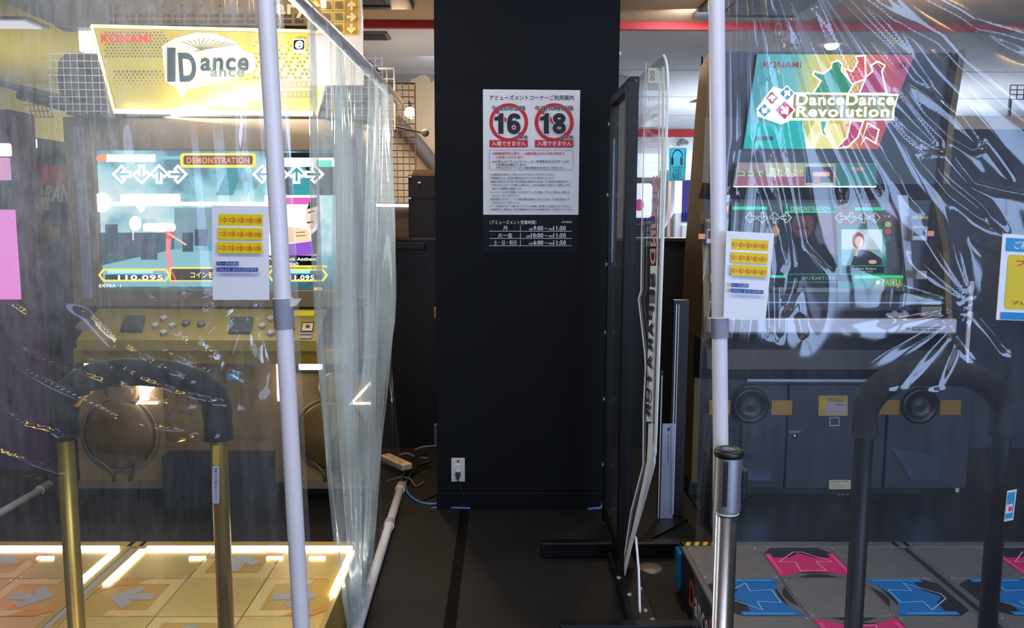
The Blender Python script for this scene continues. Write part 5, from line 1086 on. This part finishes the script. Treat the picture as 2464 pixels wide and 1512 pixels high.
m = MB(); m.tube([at(950, 290, Y=6.84), at(1000, 342, Y=6.84), at(1068, 425, Y=6.84)], .058, mat('grey_duct', (106, 98, 94), .6), 10); m.build('duct_pipe', label='grey diagonal pipe on the cloud painted wall', cat='pipe')
# small things seen past the pillar's left edge
m = MB(); p0 = at(1044, 1022, Y=5.1); m.box((p0.x, 5.1, p0.z - .14), (p0.x + .03, 5.13, p0.z), M_alu, .002); m.build('metal_bracket', label='small grey metal bracket just left of the pillar base', cat='bracket')
m = MB(); p0 = at(1044, 742, Y=5.12)
m.box((p0.x, 5.12, p0.z - .06), (p0.x + .03, 5.19, p0.z), mat('orange_tag', (220, 150, 60), .5)); m.build('cable_tag', label='orange tag on the dark partition beside the pillar edge', cat='tag')

# ---- right of the pillar: headphone sign and white machines in the hall
P = [at(1610, 355, Y=5.3), at(1653, 356, Y=5.3), at(1648, 436, Y=5.3), at(1609, 434, Y=5.3)]
m = MB(); m.prism(P, (0, .003, 0), mat('sign_blue', (60, 172, 222), .35)); a = Art(onY(5.3), FRONT, .0008, m); DB = K('101c30')
a.ring(1630, 377, 13, 17, 2, DB, 180, 360); a.rrect(1615, 378, 1620, 396, 2, DB); a.rrect(1637, 378, 1642, 396, 2, K('58282c')); a.line(rr(1613, 358, 1648, 431, 3), .9, K('185878'), True)
a.text('ヘッドホン', 1616, 400, 1641, 406, DB, bold=.04); a.text('イヤホン', 1618, 408, 1639, 415, DB, bold=.04); a.text('使えます', 1617, 417, 1638, 424, DB, bold=.04); a.rect(1619, 427, 1634, 428, DB)
sg = m.build('headphone_sign', label='small blue sign with a headphone drawing right of the clear panel', cat='sign')
m = MB(); m.box((P[0].x + .005, 5.302, P[3].z - .4), (P[0].x + .02, 5.312, P[0].z + .01), M_pvc); m.build('sign_holder', sg)
def hall_machine(x0, x1, y, label, dark=False):
    t = thing('game_cabinet', label, 'arcade machine', ((x0 + x1) / 2, y + .3, 0)); wm = mat('machine_white', (216, 220, 228), .4)
    if dark: wm = mat('machine_black', (30, 30, 36), .4)
    m = MB(); m.box((x0, y, 0), (x1, y + .6, 1.95), wm, .02); m.build('cabinet_body', t)
    w = x1 - x0
    m = MB(); m.box((x0 + .1 * w, y - .01, 1.42), (x1 - .06 * w, y, 1.82), E('2a2470', .8)); a = Art(lambda x, z: Vector((x, y - .01, z)), FRONT, .001, m)
    a.poly(rr(x0 + .3 * w, 1.45, x1 - .12 * w, 1.8, .04), E('f4f8ff', 1.3)); a.disc(x0 + .45 * w, 1.6, .05, .05, E('3cc890', 1)); a.disc(x0 + .7 * w, 1.58, .05, .06, E('c04c98', 1)); 
    m.build('screen', t)
    m = MB(); m.box((x0 + .1 * w, y - .02, 1.1), (x1 - .04 * w, y, 1.39), wm, .01); m.lathe([(.1, 0), (.1, .006), (0, .012)], (x0 + .52 * w, y - .02, 1.24), FRONT, mat('speaker_mesh_grey', (150, 152, 158), .6), 24); m.build('speaker_panel', t)
    m = MB(); m.box((x0 + .12 * w, y - .12, .82), (x1, y, 1.02), mat('desk_blue_grey', (90, 108, 136), .4), .01); m.build('button_desk', t)
    m = MB(); m.box((x0 + .02, y - .02, 1.86), (x1 - .02, y, 2.1), E('e8f4ff', 1.2)); m.build('top_sign', t)
    return t
xx0 = at(1622, 500, Y=8.2).x
hall_machine(xx0, xx0 + .75, 8.2, 'white game cabinet with blue screen seen past the low partition')
hall_machine(xx0 - .8, xx0 - .06, 8.6, 'dark game cabinet partly hidden by the clear aisle panel', True)
for k in range(3):
    hall_machine(xx0 + 1.2 + k * .95, xx0 + 1.95 + k * .95, 8.4 + .1 * k, ['first', 'second', 'third'][k] + ' white game cabinet in the hall row behind the black machine')
m = MB(); zz = 10.6
for cx_, cy_, r_ in ((1642, 341, 7), (1652, 343, 5), (1634, 346, 5)): c = at(cx_, cy_, Y=11.1); m.lathe([(r_ * .0056 * math.sin(math.radians(k)), r_ * .0056 * math.cos(math.radians(k))) for k in range(4, 177, 14)], c, (0, 0, 1), mat('plush_grey', (140, 136, 134), .8), 12)
m.build('wall_decoration', label='grey cloud shaped decoration on the far hall wall', cat='decoration')
m = MB(); p = at(1663, 243, Y=6.0); m.prism([(p.x, 6.0, p.z), (p.x + .09, 6.0, p.z + .0), (p.x + .09, 6.0, p.z + .03)], (0, .1, 0), M_blackplastic); m.tube([(p.x + .08, 6.05, p.z + .02), (p.x + .08, 6.05, 2.6)], .006, M_blackplastic, 6); m.build('hanging_camera', label='small dark bracket hanging from the pale ceiling right of the clear panel', cat='bracket')
m = MB(); p = at(1494, 128, Y=4.09); m.lathe([(.0, .012), (.008, .008), (.011, 0), (.008, -.008), (0, -.012)], (.552, 4.1, p.z), (0, 0, 1), M_paper, 10); m.build('tape_scrap', label='scrap of white tape on the right edge of the black pillar', cat='tape')

# ---- far left machines
t = thing('prize_machine', 'pink lit prize machine at the far left edge', 'arcade machine', (-3.2, 5.0, 0))
x1_ = at(52, 600, Y=4.7).x - .02
m = MB(); m.box((x1_ - .9, 4.7, 0), (x1_, 4.95, 2.05), mat('pink_machine_side', (74, 52, 84), .4)); m.build('cabinet_body', t)
PK = E('f48ce4', .95); m = MB(); p = at(50, 505, Y=4.69); m.box((x1_ - .85, 4.685, 1.0), (x1_ + .0, 4.7, p.z), PK); m.build('lit_panel', t)
m = MB(); p = at(40, 436, Y=4.69); q = at(40, 500, Y=4.69); m.box((x1_ - .85, 4.68, q.z), (p.x, 4.7, p.z), mat('machine_window', (60, 66, 84), .2)); m.build('window', t)
m = MB(); p = at(50, 380, Y=4.69); q = at(50, 434, Y=4.69); m.box((x1_ - .85, 4.685, q.z), (x1_ - .01, 4.7, p.z), E('e8a8dc', .8)); m.build('lit_band', t)
m = MB(); p = at(24, 345, Y=4.68); q = at(24, 376, Y=4.68); m.box((x1_ - .8, 4.67, q.z), (p.x, 4.7, p.z), E('fff0f6', 2.2), .01); m.build('top_lamp', t)
t = thing('game_cabinet', 'dark green game cabinet with white lit sign beside the pink machine', 'arcade machine', (-3.0, 5.7, 0)); x0_ = at(48, 500, Y=5.5).x; x1_ = at(92, 500, Y=5.5).x
m = MB(); m.box((x0_, 5.5, 0), (x1_, 6.0, at(60, 330, Y=5.5).z), mat('dark_green_body', (36, 56, 50), .5, noise=.2)); m.build('cabinet_body', t)
m = MB(); p = at(44, 334, Y=5.48); q = at(87, 356, Y=5.48); m.box((p.x, 5.48, q.z), (q.x, 5.5, p.z), E('f4fff4', 2.5), .006); m.build('lit_sign', t)
t = thing('game_cabinet', 'game cabinet with red and purple side art next to the gold machine', 'arcade machine', (-2.7, 5.3, 0)); x0_ = at(91, 500, Y=5.1).x; x1_ = at(182, 500, Y=5.1).x
m = MB(); m.box((x0_, 5.1, 0), (x1_, 5.7, at(120, 370, Y=5.1).z), mat('dark_purple_body', (46, 38, 60), .5, noise=.4, nscale=12)); a = Art(onY(5.1), FRONT, .001, m)
a.poly([(92, 396), (180, 398), (180, 440), (100, 470), (92, 455)], mat('art_red', (206, 50, 48), .5)); a.poly([(92, 455), (140, 420), (120, 462)], mat('art_red_dark', (120, 40, 54), .5))
a.text('RAN', 106, 446, 172, 486, K('d6d2b4'), bold=.05, slant=.3); a.rect(92, 474, 118, 488, K('d8c8a8')); a.rect(98, 488, 120, 506, K('ccc4a0')); a.poly([(96, 530), (118, 522), (128, 550), (150, 540), (150, 570), (104, 606)], mat('art_orange', (170, 110, 70), .5)); a.poly([(130, 500), (180, 496), (180, 560), (140, 548)], mat('art_violet', (70, 60, 104), .5))
m.build('cabinet_body', t)
m = MB(); a0 = at(0, 200, Y=4.9); a1 = at(160, 240, Y=4.9); m.tube([a0 + Vector((-.4, 0, .06)), a0, a1], .02, mat('beam_grey_blue', (90, 92, 106), .5), 8); m.build('rail', label='grey rail crossing behind the gold machine top at the left', cat='rail')
m = MB(); a0 = at(45, 228, Y=4.8); a1 = at(160, 258, Y=4.8); m.tube([a0, a1], .026, M_blackplastic, 8); m.build('rail', label='thicker dark rail just under the grey rail at the left', cat='rail')
m = MB(); p0 = at(50, 238, Y=4.78); p1 = at(128, 282, Y=4.78); wb = mat('basket_wire', (150, 140, 120), .4)
for i in range(4): zz = p1.z + (p0.z - p1.z) * i / 3; m.tube([(p0.x + .02 * (3 - i), 4.78, zz), (p1.x, 4.78, zz)], .003, wb, 6)
for i in range(6): xx = p0.x + .06 + (p1.x - p0.x - .06) * i / 5; m.tube([(xx, 4.778, p1.z), (xx - .02, 4.778, p0.z)], .003, wb, 6)
m.build('wire_basket', label='pale wire basket hanging under the dark rail at the left', cat='basket')
# right: small wall things behind the film
m = MB(); p0 = at(2420, 208, Y=5.3); p1 = at(2500, 242, Y=5.3)
for i in range(6): xx = p0.x + (p1.x - p0.x) * i / 5; m.tube([(xx, 5.25, p1.z), (xx, 5.25, p0.z)], .003, M_blackmetal, 6)
for i in range(4): zz = p1.z + (p0.z - p1.z) * i / 3; m.tube([(p0.x, 5.25, zz), (p1.x, 5.25, zz)], .003, M_blackmetal, 6)
m.box((p0.x, 5.24, 2.1), (p0.x + .01, 5.26, p1.z), M_blackmetal)
m.build('wire_rack', label='small dark wire rack at the right edge above the dark partition', cat='wire rack')
m = MB(); p = at(2065, 103, Y=5.18); m.lathe([(.0, -.03), (.03, -.028), (.045, -.01), (.045, 0)], (p.x, 5.6, 2.6), (0, 0, 1), E('fff0d8', 4), 20); m.build('ceiling_spot', label='small round ceiling light above the rainbow header', cat='light')

# ------------------------------------------------------------------ repeats share a group
GROUPS = {'cable': 'cables on the floor by the pillar', 'ceiling_cassette': 'ceiling air conditioners', 'streak_lamp': 'added round warm lights behind the viewer', 'dance_stage': 'dance stages', 'dance_machine': 'dance game machines',
          'arrow_notice': 'arrow notices taped to the curtains', 'pvc_pipe_frame': 'pipe frames of the two booths', 'clear_curtain': 'front curtains of the two booths', 'side_curtain': 'side curtain pieces left of the aisle',
          'wire_mesh_panel': 'wire grid panels left of the pillar', 'rail': 'rails behind the gold machine', 'game_cabinet': 'game cabinets in the background', 'sound_separator': 'sound separators in the aisle'}
for o in list(S.objects):
    k = o.name.split('.')[0]
    if o.parent is None and k in GROUPS and 'category' in o: o['group'] = GROUPS[k]
